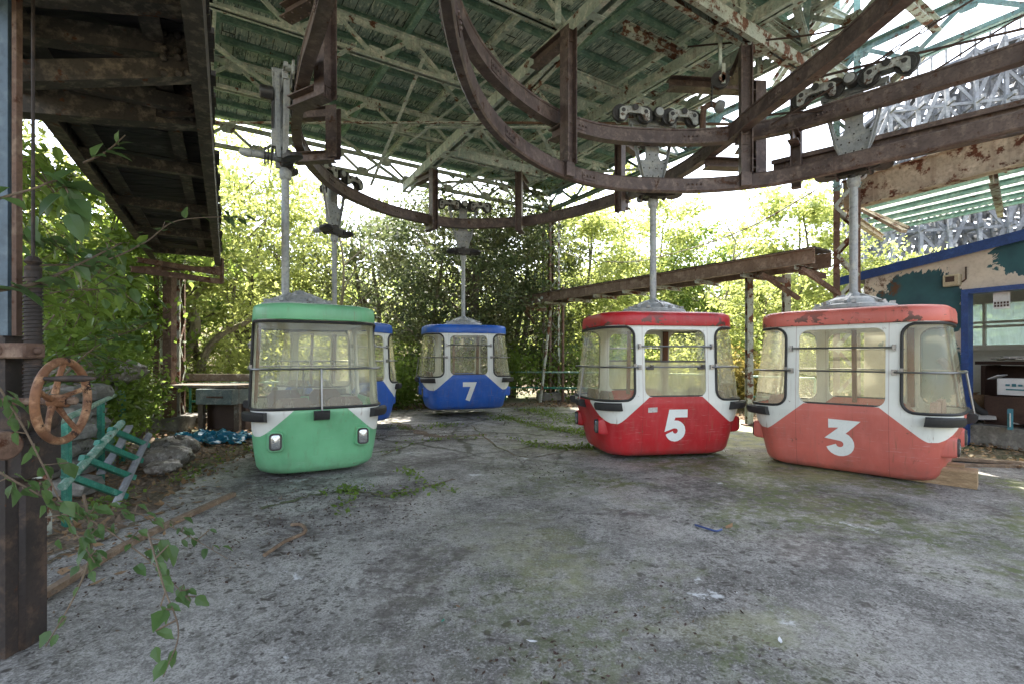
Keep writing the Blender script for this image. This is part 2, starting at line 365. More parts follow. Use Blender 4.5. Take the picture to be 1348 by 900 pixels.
def concrete():
    m = newmat('stained_concrete'); n = NT(m)
    v = n.coord('Object'); sx = n.new('ShaderNodeSeparateXYZ', {0: v})
    big = n.noise(v, .33, 4, .55, .4); mid = n.noise(v, 1.5, 7, .66, .3); fine = n.noise(v, 11, 6, .7); vf = n.noise(v, 60, 3, .7)
    pale = n.math('MULTIPLY', n.ramp(n.math('ADD', n.math('MULTIPLY', sx.outputs[1], 1.0), n.math('MULTIPLY', n.noise(v, .8, 4), 3.0)), 3.9, 6.2), n.ramp(sx.outputs[0], 4.5, .5))
    base = n.mix(n.ramp(n.math('SUBTRACT', big, n.math('MULTIPLY', pale, .09)), .41, .54), (.36, .355, .33), (.165, .160, .148))
    base = n.mix(n.math('MULTIPLY', n.ramp(mid, .46, .58), .7), base, (.115, .110, .100))
    base = n.mix(n.math('MULTIPLY', n.ramp(n.noise(v, 3.7, 6, .7), .50, .60), .6), base, (.40, .39, .365))
    base = n.mix(n.math('MULTIPLY', n.ramp(fine, .50, .66), .5), base, (.095, .092, .085))
    base = n.mix(n.math('MULTIPLY', n.ramp(vf, .50, .60), .6), base, (.40, .395, .38))
    base = n.mix(n.math('MULTIPLY', n.ramp(n.noise(v, 85, 2, .6), .52, .60), .55), base, (.06, .055, .05))
    base = n.mix(n.math('MULTIPLY', n.ramp(n.noise(v, 27, 4, .75), .52, .58), .5), base, (.075, .07, .062))
    wv0 = n.new('ShaderNodeVectorMath', {0: v, 1: n.new('ShaderNodeVectorMath', {0: n.new('ShaderNodeTexNoise', {'Vector': v, 'Scale': 9.0, 'Detail': 4.0}).outputs[1], 1: (.16, .16, 0)}, operation='MULTIPLY').outputs[0]}, operation='ADD').outputs[0]
    # leaf mould trodden into the slab: ragged flecks of several sizes gathered in patches
    for sc, r0, r1, ps, lo, hi, colr, am in ((9, .36, .24, .75, .50, .56, (.045, .038, .03), .9), (19, .40, .26, 1.3, .47, .55, (.04, .034, .028), .85), (38, .42, .28, 2.1, .47, .55, (.05, .045, .038), .8), (5, .30, .20, 1.0, .54, .60, (.055, .048, .04), .8)):
        sp = n.math('MULTIPLY', n.ramp(n.math('ADD', n.vor(wv0, sc), n.math('MULTIPLY', n.noise(v, sc*2.2, 3, .7), .25)), r0 + .06, r1 + .06), n.ramp(n.noise(v, ps, 5, .65), lo, hi))
        base = n.mix(n.math('MULTIPLY', sp, am), base, colr)
    st = n.math('MULTIPLY', n.ramp(n.noise(v, .62, 6, .6, .8), .525, .575), n.ramp(n.noise(v, 12, 6, .75), .40, .56))
    base = n.mix(n.math('MULTIPLY', st, .8), base, (.070, .058, .055))
    side = n.ramp(sx.outputs[0], -1.0, 1.2)
    mo = n.math('MULTIPLY', n.ramp(n.noise(v, .5, 5, .6, .5), .455, .54), n.ramp(n.noise(v, 8, 8, .75), .44, .55))
    base = n.mix(n.math('MULTIPLY', n.math('MULTIPLY', mo, side), .9), base, (.10, .125, .038))
    yg = n.math('MULTIPLY', n.ramp(n.noise(v, .38, 3, .5, .4), .53, .62), n.ramp(n.noise(v, 3, 6, .7), .40, .55))
    base = n.mix(n.math('MULTIPLY', n.math('MULTIPLY', yg, side), .75), base, (.33, .33, .16))
    wp = n.math('MULTIPLY', n.ramp(n.noise(v, 1.15, 8, .7, .3), .625, .65), n.ramp(n.noise(v, 7, 5, .7), .42, .52))
    base = n.mix(n.math('MULTIPLY', wp, .8), base, (.62, .64, .65))
    wv = n.new('ShaderNodeVectorMath', {0: v, 1: n.new('ShaderNodeVectorMath', {0: n.new('ShaderNodeTexNoise', {'Vector': v, 'Scale': 1.3, 'Detail': 6.0}).outputs[1], 1: (.55, .55, 0)}, operation='MULTIPLY').outputs[0]}, operation='ADD').outputs[0]
    cr = n.vor(wv, .42, 'DISTANCE_TO_EDGE'); cr2 = n.vor(wv, 1.05, 'DISTANCE_TO_EDGE')
    far = n.ramp(sx.outputs[1], 5.2, 7.5); lf = n.ramp(sx.outputs[0], 2.2, .6)
    crack = n.math('ADD', n.math('MULTIPLY', n.math('MULTIPLY', n.ramp(cr, .014, .004), far), lf), n.math('MULTIPLY', n.math('MULTIPLY', n.ramp(cr2, .03, .008), n.math('MULTIPLY', far, lf)), n.ramp(n.noise(v, 1.2, 3), .45, .55)), clamp=True)
    base = n.mix(n.math('MULTIPLY', crack, .9), base, (.05, .05, .028))
    h = n.math('ADD', n.math('MULTIPLY', fine, .6), n.math('SUBTRACT', n.math('MULTIPLY', vf, .35), n.math('MULTIPLY', crack, 1.5)))
    rg = n.math('ADD', .5, n.math('MULTIPLY', n.ramp(mid, .4, .62), .35))
    n.out(n.bsdf(base, rg, 0, h, .7, .012, .4)); return m
M['concrete'] = concrete()

def soil():
    m = newmat('leaf_litter_soil'); n = NT(m); v = n.coord('Object')
    a = n.noise(v, 5, 7, .75); b = n.vor(v, 14, 'F1', 1)
    base = n.mix(n.ramp(a, .35, .65), (.075, .055, .038), (.16, .12, .085))
    base = n.mix(n.ramp(n.noise(v, 22, 4, .8), .5, .62), base, (.28, .21, .145))
    base = n.mix(n.math('MULTIPLY', n.ramp(n.noise(v, .5, 4), .45, .6), .7), base, (.05, .085, .025))
    n.out(n.bsdf(base, .95, 0, a, .9, .05)); return m
M['soil'] = soil()

def peel_wall():
    m = newmat('peeling_teal_plaster'); n = NT(m)
    g = n.new('ShaderNodeTexCoord').outputs['Object']
    s = n.new('ShaderNodeSeparateXYZ', {0: g})
    cream = n.mix(n.ramp(n.noise(g, 2.5, 6, .65), .35, .7), (.60, .54, .46), (.47, .42, .36))
    cream = n.mix(n.math('MULTIPLY', n.ramp(n.noise(g, 20, 4, .7), .5, .7), .3), cream, (.3, .25, .2))
    teal = n.mix(n.ramp(n.noise(g, 3, 5), .4, .65), (.028, .095, .115), (.02, .065, .085))
    dt = n.new('ShaderNodeVectorMath', {0: g, 1: (.4392, -.8983, 0)}, operation='DOT_PRODUCT').outputs[1]
    sl = n.math('ADD', dt, 2.5); zz = s.outputs[2]
    def blob(s0, z0, rs, rz):
        a = n.math('POWER', n.math('DIVIDE', n.math('SUBTRACT', sl, s0), rs), 2.0); b = n.math('POWER', n.math('DIVIDE', n.math('SUBTRACT', zz, z0), rz), 2.0)
        return n.math('SUBTRACT', 1.0, n.math('ADD', a, b))
    bl = n.math('MAXIMUM', n.math('MAXIMUM', blob(.92, 2.30, .52, .50), blob(2.75, 2.95, .75, .33)), blob(1.1, 1.2, .3, .5))
    pn = n.math('ADD', n.math('MULTIPLY', n.noise(g, 2.3, 10, .70, .5), 5.0), n.math('MAXIMUM', bl, -1.2))
    f = n.ramp(pn, 1.98, 2.02); edge = n.ramp(pn, 1.86, 1.98)
    col = n.mix(n.math('MULTIPLY', edge, .25), cream, (.7, .66, .6))
    col = n.mix(f, col, teal)
    br = n.math('MULTIPLY', n.ramp(n.noise(g, 5, 8, .75), .50, .56), n.ramp(n.math('ADD', n.math('ABSOLUTE', n.math('SUBTRACT', s.outputs[2], 2.66)), n.math('MULTIPLY', n.ramp(sl, .5, .95), 1.0)), .32, .1))
    col = n.mix(br, col, (.10, .05, .028))
    n.out(n.bsdf(col, .8, 0, n.math('ADD', f, n.math('MULTIPLY', n.noise(g, 12, 5), .4)), .5, .006)); return m
M['peel'] = peel_wall()

def gondola_paint(name, c, rx=.38, flake=0.0, roof=False):
    """two-colour livery: coloured peak under each window, white swept round the corners"""
    m = newmat(name); n = NT(m)
    g = n.new('ShaderNodeTexCoord').outputs['Object']
    s = n.new('ShaderNodeSeparateXYZ', {0: g})
    ax = n.math('ABSOLUTE', s.outputs[0]); ay = n.math('ABSOLUTE', s.outputs[1]); z = s.outputs[2]
    dark = tuple(x * .72 for x in c)
    col = n.mix(n.ramp(n.noise(g, 1.7, 5), .35, .7), c, dark)
    fd = tuple(min(1, x * .85 + .05) for x in c)
    col = n.mix(n.math('MULTIPLY', n.ramp(n.noise(n.coord('Object', (4, 4, 1)), 2.5, 5, .65), .48, .75), .5), col, fd)
    if not roof:
        white = n.mix(n.ramp(n.noise(g, 2.2, 5), .4, .7), (.70, .71, .66), (.60, .62, .57))
        fx = n.math('MINIMUM', .80, n.math('SUBTRACT', .80, n.math('MULTIPLY', n.math('SUBTRACT', ax, rx), .86)))
        fx = n.math('MAXIMUM', fx, .43)
        # ease the line round the corner
        fy = n.math('MAXIMUM', n.math('MINIMUM', .80, n.math('SUBTRACT', .80, n.math('MULTIPLY', n.math('SUBTRACT', ay, .22), .92))), .43)
        fx = n.math('ADD', fx, n.math('MULTIPLY', n.math('POWER', n.ramp(ax, .76, 1.05), 2.0), .05))
        zc = n.math('SMOOTH_MAX', fx, fy, .10)
        isw = n.math('GREATER_THAN', z, zc)
        col = n.mix(isw, col, white)
    # seams, scratches, dirt
    if not roof:
        seam = n.math('LESS_THAN', n.math('ABSOLUTE', n.math('SUBTRACT', ax, .47)), .0035)
        col = n.mix(n.math('MULTIPLY', seam, .45), col, tuple(x * .3 for x in c))
    dirt = n.math('MULTIPLY', n.ramp(n.noise(n.coord('Object', (7, 7, .9)), 1.6, 5, .65), .55, .8), .35)
    col = n.mix(dirt, col, (.16, .13, .10))
    lowd = n.math('MULTIPLY', n.math('MULTIPLY', n.ramp(z, .22, .0), n.ramp(n.noise(g, 5, 6, .7), .35, .65)), .5)
    if not roof: col = n.mix(lowd, col, (.10, .085, .07))
    ch = n.ramp(n.noise(g, 7, 8, .78), .655 - flake * .055, .665 - flake * .055)
    scr = n.math('MULTIPLY', n.ramp(n.noise(n.coord('Object', (1.5, 1.5, 26), (.15, 0, 0)), 3, 4, .7), .60, .66), n.ramp(n.noise(g, 2.2, 3), .48, .56))
    col = n.mix(n.math('MULTIPLY', scr, .16), col, (.62, .60, .56))
    run = n.math('MULTIPLY', n.ramp(n.noise(n.coord('Object', (16, 16, .7)), 2.0, 3, .6), .62, .70), n.ramp(n.noise(g, 1.5, 3), .45, .6))
    col = n.mix(n.math('MULTIPLY', run, .55), col, (.20, .10, .055))
    col = n.mix(n.math('MULTIPLY', ch, .85), col, (.16, .075, .05))
    sk = n.ramp(n.noise(n.coord('Object', (1, 1, 1), (.3, .4, .5)), 34, 3, .8), .72, .76)
    col = n.mix(n.math('MULTIPLY', sk, .5), col, (.6, .6, .58))
    if roof and flake > 0:
        pk = n.math('MULTIPLY', n.ramp(n.noise(n.coord('Object', (1.6, 1, 2.2)), 2.2, 7, .62), .56, .57), n.ramp(z, 2.0, 1.8))
        col = n.mix(pk, col, (.10, .045, .032))
    n.out(n.bsdf(col, n.math('ADD', .30, n.math('MULTIPLY', n.noise(g, 4, 5), .25)), 0, n.noise(g, 2.4, 3), .10, .01, .5)); return m

def leafmat(name, ca, cb, cc, tl=.45, rough=.5):
    m = newmat(name); n = NT(m)
    rnd = n.new('ShaderNodeNewGeometry').outputs['Random Per Island']
    v = n.coord('Object')
    base = n.mix(rnd, ca, cb)
    base = n.mix(n.ramp(n.noise(v, .9, 3), .42, .62), base, cc)
    base = n.mix(n.math('MULTIPLY', n.ramp(n.noise(v, 2.6, 3), .45, .6), .45), base, tuple(x*.5 for x in ca))
    p = n.bsdf(base, rough, 0, spec=.35)
    tlc = n.mix(.55, base, (min(1, cb[0]*2.6), min(1, cb[1]*2.3), cb[2]*2.6))
    t = n.new('ShaderNodeBsdfTranslucent', {'Color': tlc})
    n.out(n.new('ShaderNodeMixShader', {0: tl, 1: p.outputs[0], 2: t.outputs[0]})); return m
M['leaf_yellow'] = leafmat('bright_yellow_green_leaf', (.14, .195, .045), (.27, .325, .09), (.20, .26, .065), .5)
M['leaf_mid'] = leafmat('mid_green_leaf', (.065, .13, .022), (.15, .23, .04), (.11, .17, .03), .5)
M['leaf_dark'] = leafmat('dark_olive_leaf', (.045, .078, .035), (.095, .13, .05), (.14, .14, .055), .35, .38)
M['leaf_near'] = leafmat('near_green_leaf', (.045, .095, .03), (.09, .15, .045), (.06, .12, .035), .35, .4)
M['leaf_dry'] = leafmat('dry_brown_leaf', (.12, .07, .035), (.30, .20, .10), (.20, .13, .07), .15, .8)
M['leaf_gold'] = leafmat('golden_autumn_leaf', (.13, .13, .03), (.22, .19, .05), (.15, .17, .04), .45)
M['bark'] = paint('grey_brown_bark', (.13, .105, .075), (.085, .07, .05), (.19, .16, .12), 5, .66, (.05, .045, .03), .9, bstr=.8, stretch=(2, 2, .5))
M['bark_pale'] = paint('pale_grey_bark', (.30, .26, .19), (.19, .16, .12), (.40, .36, .28), 5, .62, (.09, .075, .05), .9, bstr=.8, stretch=(2, 2, .5))
M['twig'] = paint('brown_twig', (.16, .12, .08), (.11, .08, .055), None, 9, .7, (.07, .05, .03), .8)
M['rope'] = paint('rusty_wire', (.06, .035, .025), (.04, .025, .02), None, 9, .7, (.12, .06, .03), .7, .3)
# ------------------------------------------------------------ cable cars
PZ = [0, .03, .08, .25, .40, .55, .66, .70, .72, .74, 1.0, 1.3, 1.55, 1.75, 1.80]
PA = [.80, .845, .868, .905, .94, .985, 1.02, 1.03, 1.03, 1.025, .995, .96, .93, .905, .90]
PB = [.57, .625, .655, .68, .695, .703, .71, .712, .712, .71, .70, .688, .676, .668, .665]
def prof_ab(z): return float(np.interp(z, PZ, PA)), float(np.interp(z, PZ, PB))
CR = .255
def ring(u, z, off=0.0, a=None, b=None, r=CR, bul=.05):
    """u in 0..12 round the plan: 0 = middle of the -y side, 3 = middle of +x end, 6 = middle of +y side"""
    if a is None: a, b = prof_ab(z)
    u %= 12; q = int(u // 3); t = u - 3*q
    # quarter walk from a side middle to an end middle or back
    tt = t if q % 2 == 0 else 3 - t
    if tt < 1: x, y = tt * (a - r), b
    elif tt < 2:
        th = (tt - 1) * math.pi/2; x, y = (a - r) + r*math.sin(th), (b - r) + r*math.cos(th)
    else: x, y = a, (b - r) * (3 - tt)
    nx = 0 if tt < 1 else (math.sin((tt-1)*math.pi/2) if tt < 2 else 1)
    ny = 1 if tt < 1 else (math.cos((tt-1)*math.pi/2) if tt < 2 else 0)
    x += bul * (1 - min(1, (y/b)**2)) * (1 if tt >= 1 else 0) * (nx if tt < 2 else 1)
    x += nx * off; y += ny * off
    sx = 1 if q in (0, 1) else -1; sy = -1 if q in (0, 3) else 1
    return Vector((x*sx, y*sy, z))
def side(x, z, off=0.0, s=-1):
    a, b = prof_ab(z); r = CR
    if abs(x) <= a - r: y = b
    else:
        d = min(r*.999, abs(x) - (a - r)); y = (b - r) + math.sqrt(r*r - d*d)
    return Vector((x, s*(y + off), z))
def end_u(x, z, sgn=1):
    """u of the side point at length x (on the flat)"""
    a, b = prof_ab(z); return min(1.0, x / (a - CR))
def rrect(x0, x1, z0, z1, r, n=6, left=True, right=True):
    P = []
    for cx, cz, a0, on in ((x1-r, z0+r, -90, right), (x1-r, z1-r, 0, right), (x0+r, z1-r, 90, left), (x0+r, z0+r, 180, left)):
        if on:
            for k in range(n+1):
                t = R(a0 + 90*k/n); P.append((cx + r*math.cos(t), cz + r*math.sin(t)))
        else:
            P.append((cx + r*(1 if a0 in (-90, 0) else -1), cz + r*(1 if a0 in (0, 90) else -1)))
    return P
def digit_pts(d):
    def arc(cx, cz, r, a0, a1, n=14): return [(cx + r*math.cos(R(a0+(a1-a0)*k/n)), cz + r*math.sin(R(a0+(a1-a0)*k/n))) for k in range(n+1)]
    if d == '7': return [(-.150, .165), (.100, .165), (-.035, -.205)]
    if d == '5': return [(.165, .162), (-.055, .162), (-.088, -.002), (-.04, .015)] + arc(-.005, -.075, .090, 95, -165)
    if d == '3': return [(-.115, .162), (.100, .162), (-.045, .020)] + arc(.0, -.078, .092, 85, -165)
def ribbon(P, w):
    P = [Vector(p) for p in P]; L, Rr = [], []
    for i, p in enumerate(P):
        d0 = (P[i] - P[i-1]).normalized() if i else (P[1] - P[0]).normalized()
        d1 = (P[i+1] - P[i]).normalized() if i < len(P)-1 else d0
        n0 = Vector((-d0.y, d0.x)); n1 = Vector((-d1.y, d1.x)); m = (n0 + n1)
        if m.length < .35: m = n0
        m.normalize(); k = min(2.2, 1 / max(.35, m.dot(n0)))
        L.append(p + m*w/2*k); Rr.append(p - m*w/2*k)
    return L, Rr

GL = {}
def gondola(color, name_color, loc, yaw, num, label, rod_dx=0.0, rod_dy=0.0, joint_z=3.80, flake=0.0, tilt=(0, 0), variant=0):
    g = thing('cable_car', label, 'cable car', loc, R(yaw), 'numbered cable cars parked on the storage rail', local=True)
    g.rotation_euler = (R(tilt[0]), R(tilt[1]), R(yaw))
    bp = gondola_paint(name_color + '_livery', color, flake=flake*.35); rp = gondola_paint(name_color + '_roof_paint', color, roof=True, flake=flake)
    NU = [k / 6 for k in range(72)]
    # lower shell
    b = MB(); zs = PZ[:8] + [.72, .735]
    b.grid([[ring(u, z) for u in NU] for z in zs], True)
    b.add([ring(u, 0) for u in NU], [tuple(reversed(range(72)))])
    inner = [[ring(u, z, -.03) for u in NU] for z in (.735, .70, .30)]
    b.grid([[ring(u, .735) for u in NU], inner[0]], True, False); b.grid(inner, True)
    # side panels above the belt with a door window cut in, corners left for the end windows
    WX, WZ0, WZ1 = .44, .80, 1.70
    EX = .585
    for s in (-1, 1):
        hole = rrect(-WX, WX, WZ0, WZ1, .11)
        outer = []
        # outline of the panel: the end windows' rounded inner corners bite into it
        rc = .13; x1 = EX; xo = .70
        for k in range(7):
            t = R(90*k/6); outer.append((xo if k == 0 else x1 + rc - rc*math.sin(t), .755 + rc - rc*math.cos(t)) if k else (x1 + rc, .755))
        for k in range(7):
            t = R(90*k/6); outer.append((x1 + rc - rc*math.cos(t), 1.735 - rc + rc*math.sin(t)))
        outer = [(x1 + rc, .73)] + outer + [(x1 + rc, 1.765)]
        left = [(-x, z) for x, z in reversed(outer)]
        loop = outer + left
        for off, fl in ((.004, False), (-.028, True)):
            V = [side(x, z, off, s) for x, z in loop + hole]
            tri = geometry.tessellate_polygon([[Vector((x, z, 0)) for x, z in loop], [Vector((x, z, 0)) for x, z in hole]])
            b.add(V, [tuple(t) for t in tri])
        nh = len(hole); V = [side(x, z, .004, s) for x, z in hole] + [side(x, z, -.028, s) for x, z in hole]
        b.add(V, [(i, (i+1) % nh, nh + (i+1) % nh, nh+i) for i in range(nh)])
        no = len(loop); V = [side(x, z, .004, s) for x, z in loop] + [side(x, z, -.028, s) for x, z in loop]
        b.add(V, [(i, (i+1) % no, no + (i+1) % no, no+i) for i in range(no)])
    # sill fillet above belt all round & header
    b.grid([[ring(u, z, .003 if z > .74 else 0) for u in NU] for z in (.735, .752)], True)
    b.grid([[ring(u, z, .002) for u in NU] for z in (1.738, 1.775)], True)
    b.grid([[ring(u, z, -.03) for u in NU] for z in (1.775, 1.738)], True)
    b.grid([[ring(u, 1.738, .002) for u in NU], [ring(u, 1.738, -.03) for u in NU]], True, False)
    body = b.build('body', bp, g)
    # roof
    rf = MB(); RA = [(1.752, .912, .676), (1.757, .925, .688), (1.77, .929, .692), (1.875, .925, .689), (1.915, .912, .677), (1.938, .88, .645), (1.950, .82, .59), (1.955, .60, .42), (1.96, .2, .15)]
    rf.grid([[ring(u, z, 0, a, bb, min(.32, bb*.8), .06) for u in NU] for z, a, bb in RA], True)
    rf.add([ring(u, 1.96, 0, .2, .15, .1, 0) for u in NU], [tuple(range(72))])
    rf.add([ring(u, 1.752, 0, .922, .69, .30, .06) for u in NU], [tuple(reversed(range(72)))])
    roof = rf.build('roof', rp, g)
    # end windows, one bowed pane each
    us = [.93 + k*.1 for k in range(42)]
    for e in (0, 1):
        w = MB(); rows = []
        for z in (.752, .9, 1.1, 1.3, 1.5, 1.65, 1.74):
            ub = end_u(EX, z); uu = [ub + (6 - 2*ub) * k/40 for k in range(41)]
            rows.append([ring((u + 6*e), z, -.008) for u in uu])
        w.grid(rows)
        pane = w.build('end_window', M['plexi'], g)
        t = MB(); P = []
        for k in range(0, 25):
            ub = end_u(EX, .757); P.append((ub + .2 + (6 - 2*ub - .4) * k/24, .757))
        low = [ring(u + 6*e, z, .008) for u, z in P]
        P2 = [(end_u(EX, 1.735) + .2 + (6 - 2*end_u(EX, 1.735) - .4) * k/24, 1.733) for k in range(24, -1, -1)]
        high = [ring(u + 6*e, z, .008) for u, z in P2]
        sg = 1 if e == 0 else -1
        def cor(s, zc, up):   # rounded inner corner on one side wall
            out = []
            for k in range(1, 7):
                a = R(90*k/6); x = EX + rc - rc*math.sin(a) if True else 0
                z = zc + up*(-rc*0) ; z = (.757 + rc - rc*math.cos(a)) if up < 0 else (1.733 - rc + rc*math.cos(a))
                out.append(side(sg*x, z, .012, s))
            return out
        sb = 1 * sg   # side reached at the end of the walk (u -> +y for e=0)
        path = low + cor(sb, 0, -1) + list(reversed(cor(sb, 0, 1))) + high + cor(-sb, 0, 1) + list(reversed(cor(-sb, 0, -1)))
        t.tube(path, .0165, 7, closed=True)
        t.build('window_seal', M['tyre'], pane)
        # guard rail round the end
        zr = 1.20; ub = end_u(EX - .06, zr)
        br = MB(); pts = [side(sg*(EX - .07), zr, .0, -sb)] + [ring(ub + (6 - 2*ub)*k/30 + 6*e, zr, .05 if 0 < k < 30 else .045) for k in range(31)] + [side(sg*(EX - .07), zr, .0, sb)]
        br.tube(pts, .0105, 8)
        for s in (-1, 1):
            br.box(side(sg*(EX - .065), zr, .018, s), (.05, .03, .06))
            br.box(side(sg*(EX + .0), zr+.02, .02, s), (.035, .03, .05))
        pm = ring(3 + 6*e, zr, .05); pl = ring(3 + 6*e, .735, .06)
        br.tube([pm, (pm + pl)/2, pl], .0115, 8)
        br.build('guard_rail', M['chrome'], g)
        # bumpers
        for u0, u1 in ((1.05, 1.75), (2.82, 3.18), (4.25, 4.95)):
            bb = MB(); rows = []
            N = 12
            for o, z in ((.004, .728), (.075, .735), (.092, .715), (.095, .665), (.085, .632), (.004, .618), (.004, .728)):
                rows.append([ring(u0 + (u1-u0)*k/N + 6*e, z, o) for k in range(N+1)])
            bb.grid(rows)
            for kk in (0, N): bb.add([r[kk] for r in rows[:-1]], [tuple(range(6))])
            bb.build('bumper', M['tyre'], g)
        # headlights in boxes faired out of the tapering nose
        for sy in (-1, 1):
            a, _ = prof_ab(.40); hb = MB(); yy = sy * .47
            def hp(x, hy, hz, r=.04): return [Vector((sg*x, yy + py, .40 + pz)) for py, pz in rrect(-hy, hy, -hz, hz, r, 4)]
            r0, r1, r2 = hp(.80, .095, .125), hp(1.0, .083, .113), hp(1.03, .074, .104)
            n_ = len(r0); hb.grid([r0, r1, r2], True); hb.add(r2, [tuple(range(n_))])
            h = hb.build('headlight', bp, g)
            bz = MB(); q0, q1 = hp(1.028, .066, .096), hp(1.05, .062, .092); bz.grid([q0, q1], True)
            q2 = hp(1.05, .050, .078, .03); bz.grid([q1, q2], True); q3 = hp(1.03, .047, .075, .03); bz.grid([q2, q3], True)
            bz.add(q3, [tuple(range(len(q3)))])
            bz.build('bezel', M['galv_dark'], h)
            ln = MB(); rows = []
            for k in range(5):
                q = 1 - k/4*.98; rows.append([Vector((sg*(1.044 + .014*math.sin(k/4*math.pi/2)), yy + py*q, .40 + pz*q)) for py, pz in rrect(-.048, .048, -.076, .076, .03, 4)])
            ln.grid(rows, True); ln.build('lens', M['lens'], h)
    # door window panes with guard bars, both sides
    for s in (-1, 1):
        w = MB()
        hole = rrect(-WX-.012, WX+.012, WZ0-.012, WZ1+.012, .11)
        z_top = WZ1 + .012 if not variant == 1 else 1.29
        if variant == 1:    # top half slid down: upper half open, milky pane below
            hole = [(-WX-.01, WZ0-.01), (WX+.01, WZ0-.01), (WX+.01, 1.27), (-WX-.01, 1.27)]
        V = [side(x, z, -.014, s) for x, z in hole]
        w.add(V, [tuple(range(len(V)))])
        pane = w.build('side_window', M['plexi_milky'] if variant == 1 else M['plexi'], g)
        t = MB()
        if variant == 1: t.beam(side(-WX, 1.275, -.012, s), side(WX, 1.275, -.012, s), .02, .025)
        t.beam(side(-WX, .81, -.008, s), side(WX, .81, -.008, s), .018, .022)
        if variant == 1:
            for xx in (-.37, .37): t.box(side(xx, 1.18, .006, s), (.10, .03, .03)).box(side(xx + .03, 1.215, .006, s), (.04, .025, .03))
        t.build('pane_rail', M['galv_dark'], pane)
        br = MB()
        zz = (1.475, 1.20) if s == -1 or True else ()
        br.tube([side(-.52, zz[0], .045, s), side(.52, zz[0], .045, s)], .0115, 8)
        for xx in (-.52, .52):
            br.box(side(xx, zz[0], .022, s), (.03, .05, .07)); br.cyl(side(xx, zz[0], .0, s), side(xx, zz[0], .062, s), .018, 8)
        br.tube([side(-WX-.02, zz[1], -.02, s), side(WX+.02, zz[1], -.02, s)], .011, 8)
        br.build('guard_bar', M['chrome'], g)
    # inside: floor, facing benches, posts, ceiling lining
    b = MB(); b.grid([[ring(u, .30, -.04) for u in NU], [ring(u, .30, -.2) for u in NU]], True); b.add([ring(u, .30, -.2) for u in NU], [tuple(range(72))])
    b.build('floor_panel', M['galv'], g)
    for e in (1, -1):
        b = MB(); b.box((e*.66, 0, .52), (.36, 1.14, .08)); b.box((e*.62, 0, .40), (.26, 1.05, .2))
        bench = b.build('bench', M['interior'], g, bevel=.012)
        b = MB(); rows = []
        for k in range(9):
            t = math.pi * k/8; rows.append([Vector((e*(.87 - .03*math.sin(t)), .50*math.cos(t) + 0*j, .56 + (.20 + .045*math.sin(t))*j)) for j in (0, .6, 1)])
        for yy in (-.28, .28):
            b.prism([( -.22, .55), (.22, .55), (.22, .78), (.15, .86), (-.15, .86), (-.22, .78)], -.03, .03, Matrix.Translation((e*.83, yy, 0)) @ Matrix.Rotation(R(90), 4, 'Z'))
        b.build('seat_back', M['seat_pink'] if variant in (2,) else M['seat'], bench, bevel=.02)
        b = MB(); b.box((e*.66, 0, .575), (.34, 1.1, .04)); b.build('seat_cushion', M['seat'], bench, bevel=.015)
    b = MB(); b.add([ring(u, 1.745, -.035) for u in NU], [tuple(reversed(range(72)))]); b.build('ceiling_panel', M['interior'], g)
    b = MB()
    b.beam(side(.50, .72, -.06, 1), side(.50, 1.74, -.06, 1), .07, .05, (0, 1, 0))
    b.build('door_post', M['fit_dark'], g)
    b = MB(); b.beam(side(-.12, .74, -.05, 1), side(-.12, 1.74, -.05, 1), .055, .03, (0, 1, 0)); b.build('window_post', M['fit_dark'], g)
    # number and small roof fittings
    if num:
        for s in (-1, 1):
            P = digit_pts(num); L, Rr = ribbon(P, .108 if num != '7' else .105); b = MB(); vs = []; fs = []
            dense = []
            for i in range(len(P) - 1):
                for k in range(3):
                    t = k/3; dense.append((L[i].lerp(L[i+1], t), Rr[i].lerp(Rr[i+1], t)))
            dense.append((L[-1], Rr[-1]))
            ok = []
            cx = 0.0; sgx = -s
            for l, r in dense:
                vs += [side(sgx*(l.x + cx), .415 + l.y, .005, s), side(sgx*(r.x + cx), .415 + r.y, .005, s)]
            for i in range(len(dense) - 1): fs.append((2*i, 2*i+1, 2*i+3, 2*i+2) if s < 0 else (2*i, 2*i+2, 2*i+3, 2*i+1))
            b.add(vs, fs); b.build('painted_digit_' + {'3': 'three', '5': 'five', '7': 'seven'}[num], M['digit'], g)
    if variant == 1:
        b = MB(); b.add([side(x, z, .006) for x, z in ((-.40, .66), (-.27, .665), (-.27, .60), (-.40, .595))], [(0, 3, 2, 1)]); b.build('paper_label', M['paper'], g)
    cx, cy = rod_dx, rod_dy*.45
    b = MB(); b.lathe([(.46, 0), (.47, .02), (.45, .06), (.38, .075), (.33, .085), (.30, .13), (.22, .17), (.10, .185), (.07, .22), (.055, .24)], (cx, cy, 1.955), n=32)
    for k in range(8):
        a = k*math.pi/4 + .2; b.box((cx + .40*math.cos(a), cy + .40*math.sin(a), 2.045), (.06, .05, .035), Matrix.Rotation(a, 3, 'Z'))
    for k in range(6):
        a = k*math.pi/3 + .5; b.beam((cx + .36*math.cos(a), cy + .36*math.sin(a), 2.045), (cx + .10*math.cos(a), cy + .10*math.sin(a), 2.15), .03, .05)
    b.build('hanger_base', M['galv'], g)
    cx, cy = rod_dx, rod_dy
    b = MB(); b.tube([(cx, cy, 2.02), (cx, cy, joint_z - .12)], .048, 14); b.lathe([(.05, 0), (.075, .03), (.075, .12), (.055, .16)], (cx, cy, joint_z - .26), n=14)
    b.build('hanger_rod', M['galv'], g)
    # guide truck under the plate
    jz = joint_z - .05
    b = MB(); b.box((cx, cy - .02, jz), (.30, .14, .11)); b.box((cx, cy - .02, jz + .07), (.56, .05, .05)); b.cyl((cx, cy - .02, jz - .1), (cx, cy - .02, jz + .12), .06)
